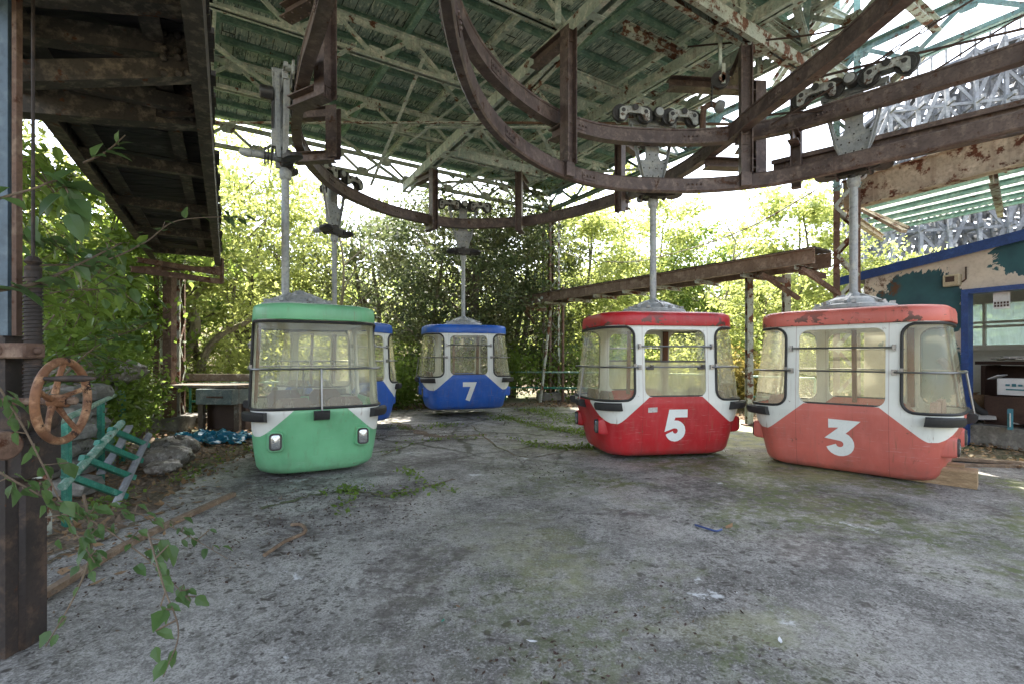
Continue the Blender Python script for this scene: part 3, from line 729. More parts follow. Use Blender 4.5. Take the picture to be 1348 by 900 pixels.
    for sx in (-1, 1):
        b.beam((cx + sx*.1, cy - .02, jz - .02), (cx + sx*.3, cy - .08, jz), .07, .06); b.cyl((cx + sx*.18, cy + .05, jz - .05), (cx + sx*.18, cy - .12, jz + .02), .035)
    b.build('guide_truck', M['galv_dark'], g, bevel=.006)
    for sx in (-1, 1):
        b = MB(); b.lathe([(.05, -.03), (.105, -.03), (.125, -.02), (.125, .02), (.105, .03), (.04, .03)], (cx + sx*.30, cy - .06, jz + .0), (0, .25, 1), 20)
        b.build('guide_wheel', M['galv_dark'], g)
    # perforated yoke plate up past the running rail
    y0 = cy + .0; b = MB(); z0 = joint_z + .02
    up = 4.56 - z0 + .22
    P = [(-.09, 0), (.09, 0), (.22, .30), (.36, up), (.29, up), (.215, .50), (.19, .44), (.13, .44), (.10, .50), (.10, up), (-.10, up), (-.10, .50), (-.13, .44), (-.19, .44), (-.215, .50), (-.29, up), (-.36, up), (-.22, .30)]
    b.prism([(cx + x, z0 + z) for x, z in P], y0 + .012, y0 + .028)
    for sx in (-1, 1): b.beam((cx + sx*.11, y0 + .005, z0), (cx + sx*.345, y0 + .005, z0 + up), .012, .07, (0, 1, 0))
    b.box((cx, y0 + .02, z0 + up + .02), (.74, .06, .08))
    pl = b.build('yoke_plate', M['galv'], g)
    for px_, pz_ in ((-.05, .08), (.05, .08), (-.09, .2), (.0, .2), (.09, .2), (-.14, .32), (-.05, .32), (.05, .32), (.14, .32), (-.18, .40), (.18, .40), (0, .42), (-.05, .52), (.05, .52)):
        b = MB(); b.cyl((cx + px_, y0 + .008, z0 + pz_), (cx + px_, y0 + .034, z0 + pz_), .011, 8); b.build('hole_disc', M['galv_dark'], pl)  # dark discs mark the plate's holes, their darkness put in as colour
    # running trucks on top of the rail
    ry = cy - .13; rz = 4.72
    for sx in (-1, 1):
        c0 = cx + sx * .375
        b = MB()
        arch = [(-.225, -.085), (-.20, -.105), (-.155, -.10), (-.125, -.03), (-.09, .0), (.09, .0), (.125, -.03), (.155, -.10), (.20, -.105), (.225, -.085), (.225, .045), (.19, .075), (.10, .095), (-.10, .095), (-.19, .075), (-.225, .045)]
        for yy in (-.075, .075):
            b.prism([(c0 + x, rz + .11 + z) for x, z in arch], ry + yy - .011, ry + yy + .011)
        b.cyl((c0, ry - .11, rz + .18), (c0, ry + .15, rz + .18), .035)
        tr = b.build('running_truck', M['truck'], g, bevel=.004)
        for x in (-.17, .17): b = MB(); b.cyl((c0 + x, ry - .095, rz + .14), (c0 + x, ry - .08, rz + .14), .03, 10); b.build('axle_cap', M['galv_dark'], tr)
        b = MB(); b.cyl((c0, ry - .12, rz + .18), (c0, ry - .105, rz + .18), .045, 12); b.build('pivot_cap', M['galv_dark'], tr)
        for x in (-.185, .185):
            b = MB(); b.lathe([(.04, -.035), (.09, -.035), (.095, -.028), (.125, -.028), (.125, .028), (.095, .028), (.09, .035), (.04, .035)], (c0 + x, ry, rz + .125), (0, 1, 0), 22)
            b.build('wheel', M['galv_dark'], tr)
    b = MB(); b.lathe([(.03, -.09), (.065, -.09), (.08, -.08), (.08, .05), (.07, .06), (.03, .06)], (cx, ry, rz + .15), (0, 1, 0), 20)
    b.build('centre_roller', M['galv_dark'], g)
    b = MB(); b.lathe([(.012, 0), (.055, .004), (.06, .012), (.05, .016)], (cx, ry - .092, rz + .15), (0, -1, 0), 18); b.build('roller_cap', M['galv'], g)
    b = MB(); b.beam((cx - .42, y0 + .02, rz + .19), (cx + .42, y0 + .02, rz + .19), .05, .06)
    b.build('truck_beam', M['galv'], g)
    # release arm and buffer on the outer side
    b = MB(); b.beam((cx + .04, cy + .06, joint_z - .1), (cx + .04, cy + .10, joint_z + 1.15), .05, .11, (0, 1, 0)); b.beam((cx - .06, cy + .08, joint_z), (cx - .06, cy + .10, joint_z + 1.1), .03, .06, (0, 1, 0)); b.cyl((cx, cy + .02, joint_z + 1.12), (cx, cy + .16, joint_z + 1.12), .05); b.box((cx, cy + .1, joint_z + .25), (.14, .13, .22)); b.build('release_arm', M['galv'], g, bevel=.006)
    b = MB(); b.cyl((cx, cy + .05, joint_z + .02), (cx, cy + .40, joint_z + .02), .05); b.lathe([(.045, 0), (.06, .02), (.05, .12), (.02, .15)], (cx, cy + .38, joint_z + .02), (0, 1, 0), 14); b.build('buffer', M['galv'], g)
    b = MB()
    for q in (.16, .20, .24): b.lathe([(.05, -.008), (.105, -.008), (.105, .008), (.05, .008)], (cx, cy + q, joint_z + .02), (0, 1, 0), 18)
    b.cyl((cx - .02, cy + .14, joint_z + .82), (cx - .02, cy + .30, joint_z + .82), .085, 16); b.beam((cx, cy + .15, joint_z + .02), (cx, cy + .15, joint_z + .82), .03, .03, (0, 1, 0))
    b.build('clutch_discs', M['galv_dark'], g)
    return g

G_RED = (.47, .014, .02); G_CORAL = (.60, .145, .11); G_GREEN = (.18, .50, .26); G_BLUE = (.012, .11, .50)
gz = .07
gondola(G_GREEN, 'green', (-2.67, 6.56, gz), 118, None, 'green cable car with two headlights and no number, facing the camera', rod_dx=.0, rod_dy=.31, joint_z=3.88)
gondola(G_BLUE, 'blue', (-3.36, 9.72, gz + .06), 68, '5', 'blue cable car half hidden behind the green one', rod_dy=.17, joint_z=3.8)
gondola(G_BLUE, 'blue_seven', (-1.19, 12.05, gz + .13), 17, '7', 'blue cable car with a white 7 on its side, hanging farthest away', joint_z=3.8, variant=3)
gondola(G_RED, 'red', (2.10, 7.35, gz), 9, '5', 'deep red cable car with a white 5 and its upper window half open', joint_z=3.8, variant=1, flake=.3)
gondola(G_CORAL, 'coral', (4.40, 6.36, gz - .035), -46, '3', 'faded coral red cable car with a white 3 and a flaking roof edge', joint_z=3.8, variant=2, flake=1.0)
# ------------------------------------------------------------ rails
ZU, ZL = 4.72, 3.95     # tops of the running rail and of the guide rail
N_PTS = [(11, -1.6), (8.2, 1.9), (5.5, 5.1), (4.34, 6.33), (3.7, 6.90), (2.9, 7.20), (2.12, 7.22), (1.3, 7.08), (.6, 6.65), (.05, 6.0), (-.34, 5.25), (-.55, 4.4), (-.60, 3.3), (-.45, 2.0), (0, .8), (.9, -.2), (2, -.8)]
F_PTS = [(3.6, 2.4), (3.47, 4.0), (3.4, 5.2), (3.3, 5.9), (3.2, 6.6), (3.1, 7.6), (2.85, 8.7), (2.2, 9.9), (1.3, 11.0), (.3, 11.7), (-1.15, 11.92), (-2.0, 11.5), (-2.75, 10.7), (-3.2, 9.7), (-3.33, 8.9), (-3.3, 8.1), (-3.18, 7.4), (-2.95, 6.75), (-2.6, 6.05), (-2.2, 5.3), (-1.84, 4.7), (-1.45, 4.0), (-1.1, 3.2), (-.95, 2.4)]
def offset(P, d):
    out = []
    for i in range(len(P)):
        a, b = P[max(0, i-1)], P[min(len(P)-1, i+1)]; t = (b - a).normalized()
        out.append(P[i] + Vector((-t.y, t.x, 0)) * d)
    return out
NP = spline([(x, y, ZU - .11) for x, y in N_PTS], 8)
FP = spline([(x, y, ZU - .108) for x, y in F_PTS], 8)
NL = [Vector((p.x, p.y, ZL - .10)) for p in offset(NP, .16)]
def rail(name, pts, w, h, label, cat, base, t=.02):
    th = thing(name, label, cat, base)
    b = MB(); a, c = w/2, h/2; e = a*.62
    b.prof(pts, [(-a, -c), (a, -c), (a, -c + .022), (e, -c + .03), (e, c - .03), (a*.8, c - .022), (a*.8, c), (-a*.8, c), (-a*.8, c - .022), (-e, c - .03), (-e, -c + .03), (-a, -c + .022)] if name == 'running_rail' else [(-a*.7, -c), (a*.7, -c), (a, -c + .02), (a, c - .02), (a*.7, c), (-a*.7, c), (-a, c - .02), (-a, -c + .02)])
    b.build('rail_section', M['track'], th)
    # splice plates
    for i in range(9, len(pts) - 1, 17):
        b = MB(); d = (pts[i+1] - pts[i]).normalized()
        for s in (-1, 1):
            n_ = Vector((-d.y, d.x, 0)) * s; f_ = w/2*(.62 if name == 'running_rail' else 1) + .004
            b.beam(pts[i] - d*.12 + n_*f_, pts[i] + d*.12 + n_*f_, .012, h*.5)
            for k in (-.09, -.03, .03, .09): b.ball(pts[i] + d*k + n_*(f_ + .008), .017, 5)
        b.build('splice_plate', M['track'], th)
    return th
rail('running_rail', NP, .13, .22, 'curved brown running rail carrying the red and coral cars, nearest overhead', 'overhead rail', (2.1, 7.2, ZU))
rail('running_rail', FP, .13, .22, 'long brown running rail looping behind past the green and blue cars', 'overhead rail', (.3, 11.7, ZU))
rail('guide_rail', NL, .10, .20, 'lower curved brown guide rail sweeping across in front of the red car hanger', 'overhead rail', (2.1, 7, ZL))
# deeper girder running beside the guide rail towards the right edge
gp = [(3.55, 6.98), (4.55, 6.1), (5.9, 4.85), (8.3, 2.0)]
tg = thing('guide_girder', 'deep dark brown girder beside the guide rail at the right edge', 'girder', (5, 5.6, 3.7))
b = MB(); b.channel([Vector((x + .28, y + .25, 4.06)) for x, y in gp], .09, .34, .014, 1); b.build('girder_section', M['track'], tg)
b = MB()
for i in range(1, len(gp)):
    p, q = Vector((gp[i-1][0] + .22, gp[i-1][1] + .2, 4.22)), Vector((gp[i][0] + .22, gp[i][1] + .2, 4.22)); b.beam(p, q, .03, .06)
b.build('stiffener', M['track'], tg)

E1 = Vector((-.845, -.535, 0)); E2 = Vector((.535, -.845, 0)); C0 = Vector((1.2, 16.3, 0)); ZT = 6.9; ZB = 6.2; ZG = 5.70
def Q(a, b, z): return C0 + E1*a + E2*b + Vector((0, 0, z))

def cbracket(pt, inward, zlo, zhi, label, off=.22, arm=.5, outer=.12, w=.15, lower=None):
    """C shaped hanger: spine on the inner side, foot under the rail, arm up at the girder"""
    n_ = Vector((inward[0], inward[1], 0)).normalized(); p = Vector((pt[0], pt[1], 0)); t = Vector((-n_.y, n_.x, 0))
    th = thing('rail_bracket', label, 'bracket', (p.x, p.y, zlo), group='brown brackets holding the rails')
    s0 = p + n_*off
    Mx = Matrix((t, n_, Vector((0, 0, 1)))).transposed()
    b = MB()
    for k in (-1, 1): b.box(s0 + t*(k*w*.46) + Vector((0, 0, (zlo+zhi)/2)), (.014, .17, zhi - zlo), Mx)
    b.box(s0 - n_*.0 + Vector((0, 0, (zlo+zhi)/2)), (w*.9, .014, zhi - zlo - .01), Mx)
    b.build('spine', M['track'], th)
    zf = ZU - .22 - .09
    for nm, z, o0, o1, hh in (('foot', zf, -outer, off + .02, .15),) + ((('arm', zhi - .08, -arm, off + .02, .16),) if arm else ()):
        b = MB(); c = p + n_*((o0+o1)/2) + Vector((0, 0, z))
        for k in (-1, 1): b.box(c + Vector((0, 0, k*hh/2 - k*.007)), (w*.98, o1 - o0, .014), Mx)
        b.box(c, (.014, o1 - o0, hh - .03), Mx)
        for k in (-1, 1):
            for q in np.linspace(o0 + .05, o1 - .05, 5):
                b.ball(p + n_*float(q) + t*(k*w*.3) + Vector((0, 0, z + hh/2 + .003 if nm == 'foot' else z - hh/2 - .003)), .012, 4)
        b.build(nm, M['track'], th)
    if lower:
        b = MB(); b.box(s0 + Vector((0, 0, ZL - .1)), (w*.9, .1, .18), Mx); b.build('rail_seat', M['track'], th)
    return th
cbracket((-1.95, 11.52), (.65, -.75), ZU - .38, ZG, 'brown bracket left of the rail wheels above the blue car 7')
cbracket((.22, 11.7), (-.25, -.95), ZU - .38, ZG, 'brown bracket right of the rail wheels above the blue car 7', arm=.55)
cbracket((-3.2, 7.5), (.98, -.15), ZU - .34, 5.15, 'lower brown bracket holding the rail above the green car', off=.52, arm=.15, outer=.1)
cbracket((-2.48, 5.82), (.85, -.5), ZU - .38, 5.62, 'upper brown bracket near the top left, nearer than the one above the green car', off=.42, arm=.3, outer=.15, w=.18)
cbracket((.62, 6.66), (.55, -.83), ZL - .02, ZG, 'tall brown bracket left of the red car hanger where both curved rails meet', arm=.55, lower=True)
cbracket((3.28, 7.05), (-.2, -.98), ZL - .02, ZG, 'tall brown bracket between the red and coral car hangers', arm=.5, lower=True)
cbracket((3.85, 6.75), (-.6, -.75), ZL - .02, ZG - .3, 'narrower brown bracket just right of the tall one, behind the wires', off=-.22, arm=0, outer=-.1, w=.13, lower=True)
cbracket((2.25, 9.8), (-.6, -.7), ZU - .5, ZG, 'brown bracket behind the red car hanger plate', off=.22)
cbracket((3.12, 7.7), (1, .1), ZL + .2, ZG, 'dark brown bracket behind the crossing rails above the coral car', off=.75, arm=.7, w=.2)

# ------------------------------------------------------------ canopy
can = thing('canopy_roof', 'large pale green steel and board canopy over the concrete yard', 'canopy', (1.2, 16.3, 6.2))
A0, A1, B0, B1 = -.45, 17.0, -.45, 15.5
bm_ = MB()
def sheet(a0, a1, b0, b1):
    # local frame so that the boards' pattern follows the roof: built axis aligned, object rotated
    bm_.box(((a0+a1)/2, (b0+b1)/2, 0), (a1-a0, b1-b0, .05))
sheet(A0, A1, B0, 5.95); sheet(.95, A1, 5.95, 8.6); sheet(1.5, A1, 8.6, B1)
sh = bm_.build('roof_boards', M['roof'], None)
sh.parent = can
Mx = Matrix((E1, E2, Vector((0, 0, 1)))).transposed().to_4x4()   # columns e1,e2,z
# E1 x E2 points down, so flip with a mirrored axis: place through a matrix
sh.data.transform(Matrix.Identity(4)); sh.matrix_local = Matrix.Translation((0, 0, ZT + .155 - 6.2)) @ Matrix(((E1.x, E2.x, 0, 0), (E1.y, E2.y, 0, 0), (0, 0, -1, 0), (0, 0, 0, 1)))
nb = 0
b0 = .0
while b0 < B1:
    a_s = 1.0 if 5.9 < b0 < 8.6 else (1.55 if b0 >= 8.6 else A0 + .05)
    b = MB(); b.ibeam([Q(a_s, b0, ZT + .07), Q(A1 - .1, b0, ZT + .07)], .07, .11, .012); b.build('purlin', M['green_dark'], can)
    b0 += .62
for a in np.arange(.05, A1, 1.35):
    b1s = 5.9 if a < .95 else (8.5 if a < 1.5 else B1 - .1)
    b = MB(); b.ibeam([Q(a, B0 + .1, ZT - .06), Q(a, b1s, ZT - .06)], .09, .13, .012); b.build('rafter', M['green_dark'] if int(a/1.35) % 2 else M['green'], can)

def truss(p0, p1, zt, zb, pitch, label=None, mat='green', w=.05, parent=None, first=0, chord=.09):
    t = parent
    b = MB(); d = (p1 - p0); L = d.length; d.normalize(); sd = Vector((-d.y, d.x, 0))
    for k in (-1, 1):
        b.angle([p0 + sd*k*.02 + Vector((0, 0, zt)), p1 + sd*k*.02 + Vector((0, 0, zt))], chord, chord, .012, k, -1)
        b.angle([p0 + sd*k*.02 + Vector((0, 0, zb)), p1 + sd*k*.02 + Vector((0, 0, zb))], chord, chord, .012, k, 1)
    tr = b.build('truss', M[mat], t)
    n_ = max(2, int(round(L / pitch))); webs = MB(); gus = MB()
    for i in range(n_):
        a = p0 + d*(L*i/n_); m = p0 + d*(L*(i+.5)/n_); c = p0 + d*(L*(i+1)/n_)
        webs.beam(a + Vector((0, 0, zb + .04)), m + Vector((0, 0, zt - .04)), .065, .035, sd)
        webs.beam(m + Vector((0, 0, zt - .04)), c + Vector((0, 0, zb + .04)), .065, .035, sd)
        for q, z, s in ((m, zt, -1), (c, zb, 1)):
            hw, hh = .21, .20
            P = [(-hw, 0), (hw, 0), (hw*.45, hh), (-hw*.45, hh)]
            vs = []
            for o in (-.014, .014):
                for x, z_ in P: vs.append(q + d*x + sd*o + Vector((0, 0, z + s*(z_ + .01))))
            gus.add(vs, [(0,1,2,3), (7,6,5,4), (0,4,5,1), (1,5,6,2), (2,6,7,3), (3,7,4,0)])
            for x, z_ in ((-.13, .04), (.13, .04), (-.04, .04), (.04, .04), (-.07, .14), (.07, .14)):
                for o in (-.018, .018): gus.ball(q + d*x + sd*o + Vector((0, 0, z + s*z_)), .014, 4)
    webs.build('web_member', M[mat], tr); gus.build('gusset_plate', M[mat], tr)
    return tr
for bb in (0, 2.85, 5.2):
    truss(Q(-.1, bb, 0), Q(16, bb, 0), ZT - .13, ZB, 1.25, parent=can)
for bb in (7.35, 8.9):
    truss(Q(5.0, bb, 0), Q(16, bb, 0), ZT - .13, ZB, 1.25, parent=can)
truss(Q(0, -.1, 0), Q(0, 15.5, 0), ZT - .1, ZB - .02, 1.45, mat='teal_column', parent=can, chord=.11)
for aa in (9.6,): truss(Q(aa, 0, 0), Q(aa, 9.5, 0), ZT - .16, ZB + .02, 1.45, parent=can)
# open framing where the boards are gone at the right
truss(Q(1.75, 5.6, 0), Q(1.75, 12.5, 0), ZT - .14, ZB - .04, 1.3, parent=can)
for k, bb in enumerate((6.3, 7.6, 8.9, 10.2)):
    b = MB(); b.ibeam([Q(.1, bb, ZB + .2 + .1*(k % 2)), Q(4.2, bb, ZB + .2 + .1*(k % 2))], .12, .16, .014); b.build('cross_beam', M['rusty_pale'] if k % 2 else M['green'], can)
b = MB(); b.ibeam([Q(.05, 7.6, ZT - .05), Q(2.3, 10.2, ZT - .05)], .1, .14); b.build('cross_beam', M['rusty_pale'], can)
for (p, q, mt) in (((1035, -20, 7.2), (1075, 120, 8.2), 'green'), ((1000, 20, 7.4), (1090, 90, 8.4), 'rusty_pale'), ((1060, -20, 7.4), (1050, 110, 8.2), 'teal_column'), ((1140, 60, 8.6), (1010, 130, 9.6), 'rusty_pale'), ((1100, 20, 8.2), (960, 90, 8.6), 'green'), ((1130, 150, 8.7), (1220, 70, 7.9), 'rusty_pale')):
    b = MB(); b.channel([W(*p), W(*q)], .09, .13, .012); b.build('cross_beam', M[mt], can)
for k in range(5):
    b = MB(); b.ibeam([Q(.3, 6.2 + 1.05*k, ZT - .05), Q(2.2, 6.0 + 1.05*k, ZT - .05)], .07, .10, .012); b.build('cross_beam', M['green' if k % 2 else 'rusty_pale'], can)
# flat bracing bars under the trusses
def bar(p, q, w=.07, h=.012, mat='green'):
    b = MB(); b.angle([p, q], w, w*.7, .01); b.build('brace', M[mat], can)
bar(W(550, 75, 8.6), W(684, 232, 12.2)); bar(W(560, 170, 9.4), W(900, 170, 8.2)); bar(W(640, 60, 7.8), W(742, 232, 11.4))
bar(Q(4.9, 0, ZB - .05), Q(9.6, 4.4, ZB - .05))
bar(Q(.2, 4.4, ZB - .06), Q(4.8, .1, ZB - .06))

bar(W(425, 92, 8), W(470, 60, 7.5)); bar(W(490, 245, 10.8), W(560, 78, 8.2), .06); bar(W(540, 190, 10.4), W(700, 60, 8.4), .06)
# secondary girders that carry the rail brackets
def girder(p, q, w=.22, h=.20, mat='green', name='bracket_girder'):
    b = MB(); d = (q - p).normalized(); sd = Vector((-d.y, d.x, 0)) * (w/2)
    for k in (-1, 1): b.channel([p + sd*k, q + sd*k], .07, h, .012, k)
    n_ = int((q - p).length / .9)
    for i in range(n_ + 1):
        c = p + d*((q-p).length*i/max(1, n_)); b.beam(c - sd*1.0 - Vector((0,0,h/2+.006)), c + sd*1.0 - Vector((0,0,h/2+.006)), .12, .01)
    b.build(name, M[mat], can)
GZ = ZG + .12
def vz(v, z): return Vector((v[0], v[1], z))
girder(vz((-2.75, 12.9), GZ), vz((1.55, 5.45), GZ))
girder(vz((-.6, 4.25), GZ + .01), vz((3.55, 7.02), GZ + .01), mat='rusty_pale')
girder(vz((-1.45, 10.65), GZ + .02), vz((.75, 12.05), GZ + .02))
girder(vz((.2, 12.9), GZ), vz((3.4, 7.3), GZ), .18, .16)
girder(vz((3.3, 7.0), GZ + .2), vz((6.0, 8.75), GZ + .2), .18, .18, 'rusty_pale')
girder(Q(2.9, 2.0, ZB + .1), Q(2.9, 10.5, ZB + .1), .18, .18)
girder(W(770, 40, 7.0) , W(690, 125, 7.9), .2, .06, 'rusty_pale')
for p in ((-1.95, 11.52), (.22, 11.7), (.62, 6.66), (3.28, 7.05), (2.25, 9.8), (-2.48, 5.82), (3.9, 7.8)):
    b = MB(); b.beam((p[0], p[1], GZ + .05), (p[0], p[1], ZT), .08, .08, (0, 1, 0)); b.build('drop_post', M['green'], can)
b = MB(); b.angle([W(284, 164, 9.0), W(640, 164, 9.0)], .06, .05, .01); b.build('tie_bar', M['rusty_pale'], can)
b = MB(); b.angle([W(640, 164, 9.0), W(1000, 166, 9.0)], .06, .05, .01); b.build('tie_bar', M['brown_rust'], can)
# small cast fittings seen against the boards
ph = thing('cable_pulley', 'small round black pulley hanging below the canopy with a short chain', 'pulley', tuple(W(948, 106, 6.9)))
b = MB(); c = W(948, 106, 6.9); b.lathe([(.03, -.04), (.12, -.04), (.12, -.02), (.095, 0), (.12, .02), (.12, .04), (.03, .04)], c, (.35, 1, 0), 22); b.build('sheave', M['galv_dark'], ph)
b = MB(); b.beam(c + Vector((.02, -.06, .2)), c + Vector((.02, -.06, -.08)), .05, .02); b.lathe([(.01, 0), (.045, .01), (.05, .02)], c + Vector((0, -.05, 0)), (0, -1, 0), 16); b.build('cheek_plate', M['rusty_pale'], ph)
b = MB(); b.tube([c + Vector((-.11, 0, 0)), c + Vector((-.12, 0, -.35))], .009, 6)
for k in range(6): b.ball(c + Vector((-.12, 0, -.1 - .05*k)), .018, 5)
b.build('chain', M['galv_dark'], ph)
b = MB(); b.beam(c + Vector((0, 0, .15)), vz(c, ZB + .5), .04, .04, (0, 1, 0)); b.build('hanger_strap', M['green'], ph)
lp = thing('spot_lamp', 'rusty gooseneck spot lamp on a post above the red car wheels', 'lamp', tuple(W(925, 172, 7.25)))
p = W(925, 168, 7.25); b = MB(); b.tube([vz(p, 4.72), vz(p, p.z + .15), p + Vector((.02, 0, .28)), p + Vector((.12, 0, .34)), p + Vector((.22, 0, .31))], .045, 10); b.build('gooseneck', M['brown_rust'], lp)
b = MB(); b.lathe([(.05, 0), (.085, .03), (.09, .10), (.07, .13)], p + Vector((.18, 0, .32)), (1, 0, -.2), 16); b.build('lamp_head', M['galv'], lp)

# ------------------------------------------------------------ columns
def laced_column(p, ztop, w, label, mat='rusty_pale', yaw=0, base=True, low='brown_rust', cat='steel column'):
    th = thing('steel_column', label, cat, (p[0], p[1], 0))
    c, s = math.cos(yaw), math.sin(yaw)
    def P(x, y, z): return Vector((p[0] + x*c - y*s, p[1] + x*s + y*c, z))
    for sx in (-1, 1):
        for sy in (-1, 1):
            b = MB(); b.angle([P(sx*w/2, sy*w/2, 0), P(sx*w/2, sy*w/2, ztop)], .08, .08, .012, -sx if True else 1, sy, up=(s, -c, 0))
            b.build('corner_angle', M[low if (sx*sy > 0) else mat], th)
    b = MB(); z = .2; k = 0; st = w*1.15
    while z < ztop - st:
        for a, bb in (((-1, -1), (1, -1)), ((1, -1), (1, 1)), ((1, 1), (-1, 1)), ((-1, 1), (-1, -1))):
            q0, q1 = (a, bb) if k % 2 else (bb, a)
            b.beam(P(q0[0]*w/2, q0[1]*w/2, z), P(q1[0]*w/2, q1[1]*w/2, z + st), .05, .01, (c, s, 0.01))
        z += st; k += 1
    b.build('lacing', M[mat], th)
    if base:
        b = MB(); b.box((p[0], p[1], .09), (w + .5, w + .5, .34)); b.build('footing', M['stone'], th, bevel=.02)
    return th
laced_column((1.28, 16.2), 6.3, .42, 'slender laced steel column under the far corner of the canopy', 'rusty_pale', R(32))
_c = thing('timber_post', 'brown post standing against the left laced column', 'post', (-6.55, 9.45, 0)); b = MB(); b.beam((-6.55, 9.45, 0), (-6.55, 9.45, 3.0), .16, .16, (0, 1, 0)); b.build('shaft', M['brown_rust'], _c); b = MB(); b.box((-6.55, 9.45, .03), (.3, .3, .06)); b.build('base_plate', M['stone'], _c)
laced_column((-6.75, 9.75), 6.3, .42, 'rusty laced steel column under the end of the left walkway', 'rusty_pale', R(20))
bc = thing('steel_column', 'big riveted teal steel column behind the coral car', 'steel column', (6.0, 8.85, 0))
def PC(x, y, z): return Vector((6.0, 8.85, 0)) + Vector((x*.83 + y*.56, -x*.56 + y*.83, z))
for sx in (-1, 1):
    b = MB(); b.beam(PC(sx*.19, 0, 4.35), PC(sx*.19, 0, 9), .02, .34, (.56, .83, 0))
    for k in (-1, 1): b.beam(PC(sx*.15, k*.17, 4.35), PC(sx*.15, k*.17, 9), .10, .016, (.56, .83, 0))
    for k in np.arange(4.45, 7.3, .11):
        for q in (-.03, .03): b.ball(PC(sx*.15 + q, -.182, float(k)), .017, 4)
        b.ball(PC(sx*.205, -.1, float(k)), .017, 4); b.ball(PC(sx*.205, .1, float(k)), .017, 4)
    b.build('side_plate', M['teal_column'], bc)
    b = MB(); b.beam(PC(sx*.19, 0, 0), PC(sx*.19, 0, 4.35), .02, .34, (.56, .83, 0)); b.beam(PC(sx*.15, -.17, 0), PC(sx*.15, -.17, 4.35), .1, .016, (.56, .83, 0)); b.build('side_plate', M['brown_rust'], bc)
b = MB()
for i, z in enumerate(np.arange(.3, 8.2, .42)):
    s = 1 if i % 2 else -1
    for k in (-1, 1): b.beam(PC(-.17*s, k*.182, float(z)), PC(.17*s, k*.182, float(z) + .42), .06, .01, (.56, .83, 0))
b.build('lacing', M['rusty_pale'], bc)
b = MB(); b.box((6.0, 8.85, .15), (.8, .8, .3)); b.build('footing', M['stone'], bc)
for (x, y, lb, h) in ((4.85, 10.1, 'thin grey steel post between the cars, under the right walkway', 3.05), (5.5, 9.9, 'thicker grey steel post beside the big column, under the right walkway', 3.05)):
    t_ = thing('steel_post', lb, 'post', (x, y, 0)); b = MB(); b.ibeam([(x, y, 0), (x, y, h)], .12, .12, .012); b.build('shaft', M['rusty_pale'], t_); b = MB(); b.box((x, y, .02), (.24, .24, .04)); b.build('base_plate', M['brown_rust'], t_)
for (px, D, h, mat, lb, lean) in ((741, 15.2, 3.55, 'brown_rust', 'thin rusty pole just right of the far laced column', 0), (711, 15.0, 3.1, 'rusty_pale', 'thin pale leaning pole just left of the far laced column', .35)):
    x = (px - 674)/F*D; t_ = thing('steel_pole', lb, 'pole', (x, D, 0)); b = MB(); b.tube([(x, D, 0), (x + lean, D, h)], .045, 10); b.build('shaft', M[mat], t_); b = MB(); b.cyl((x, D, 0), (x, D, .03), .09); b.build('base_plate', M['brown_rust'], t_)

# ------------------------------------------------------------ right walkway
rw = thing('catwalk', 'long brown catwalk beam sloping away behind the red and coral cars', 'catwalk', (3, 12, 2.9))
wa, wb = Vector((.75, 16.0, 3.15)), Vector((5.75, 8.9, 3.15)); d = (wb - wa).normalized(); sd = Vector((-d.y, d.x, 0))
for k, nm in ((-.0, 'side_channel'), (.62, 'side_channel')):
    b = MB(); b.channel([wa - sd*k, wb - sd*k], .08, .26, .014, 1 if k else -1); b.build(nm, M['catwalk'], rw)
b = MB(); b.beam(wa - sd*.31 + Vector((0,0,.15)), wb - sd*.31 + Vector((0,0,.15)), .64, .035); b.build('deck', M['boards'], rw)
for i in range(9):
    c = wa + d*(.4 + i*1.0); b = MB(); b.channel([c - sd*.75 - Vector((0,0,.17)), c + sd*.12 - Vector((0,0,.17))], .07, .08, .01); b.build('bearer', M['rusty_pale'], rw)
for (c, q) in ((wb - d*.9, 1), (wb - d*.2, 1), (wa + d*.3, -1)):
    b = MB(); b.beam(c - Vector((0,0,.2)) - sd*.7, c - Vector((0,0,.65)) + d*q*.35, .07, .07); b.beam(c - sd*.7 - Vector((0,0,.25)), c + sd*.2 - Vector((0,0,.25)), .08, .1); b.build('knee_brace', M['brown_rust'], rw)
# ------------------------------------------------------------ left walkway
lw = thing('catwalk', 'dark timber decked steel catwalk overhead at the left, seen from below', 'catwalk', (-3.5, 5.5, 3.1))
LD = Vector((-.5, .866, 0)).normalized(); LN = Vector((.866, .5, 0)); ZW = 3.2
def LP(s, n_, z=ZW): return LD*s + LN*n_ + Vector((0, 0, z))
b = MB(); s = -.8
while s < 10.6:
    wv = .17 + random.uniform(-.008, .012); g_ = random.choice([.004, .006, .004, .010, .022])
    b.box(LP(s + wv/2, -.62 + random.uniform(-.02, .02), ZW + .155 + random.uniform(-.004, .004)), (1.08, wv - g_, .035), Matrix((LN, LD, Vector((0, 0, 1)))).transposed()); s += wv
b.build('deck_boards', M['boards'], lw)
for n_, hh, sd_ in ((-.10, .26, -1), (-1.14, .24, 1)):
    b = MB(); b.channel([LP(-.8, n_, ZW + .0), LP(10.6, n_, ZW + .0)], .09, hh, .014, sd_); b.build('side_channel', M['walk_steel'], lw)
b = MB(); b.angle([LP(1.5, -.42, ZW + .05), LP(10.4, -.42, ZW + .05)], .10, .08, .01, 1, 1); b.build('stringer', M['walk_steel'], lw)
b = MB(); b.angle([LP(1.5, -1.06, ZW + .02), LP(10.4, -1.06, ZW + .02)], .14, .08, .01, 1, 1); b.build('stringer', M['walk_steel'], lw)
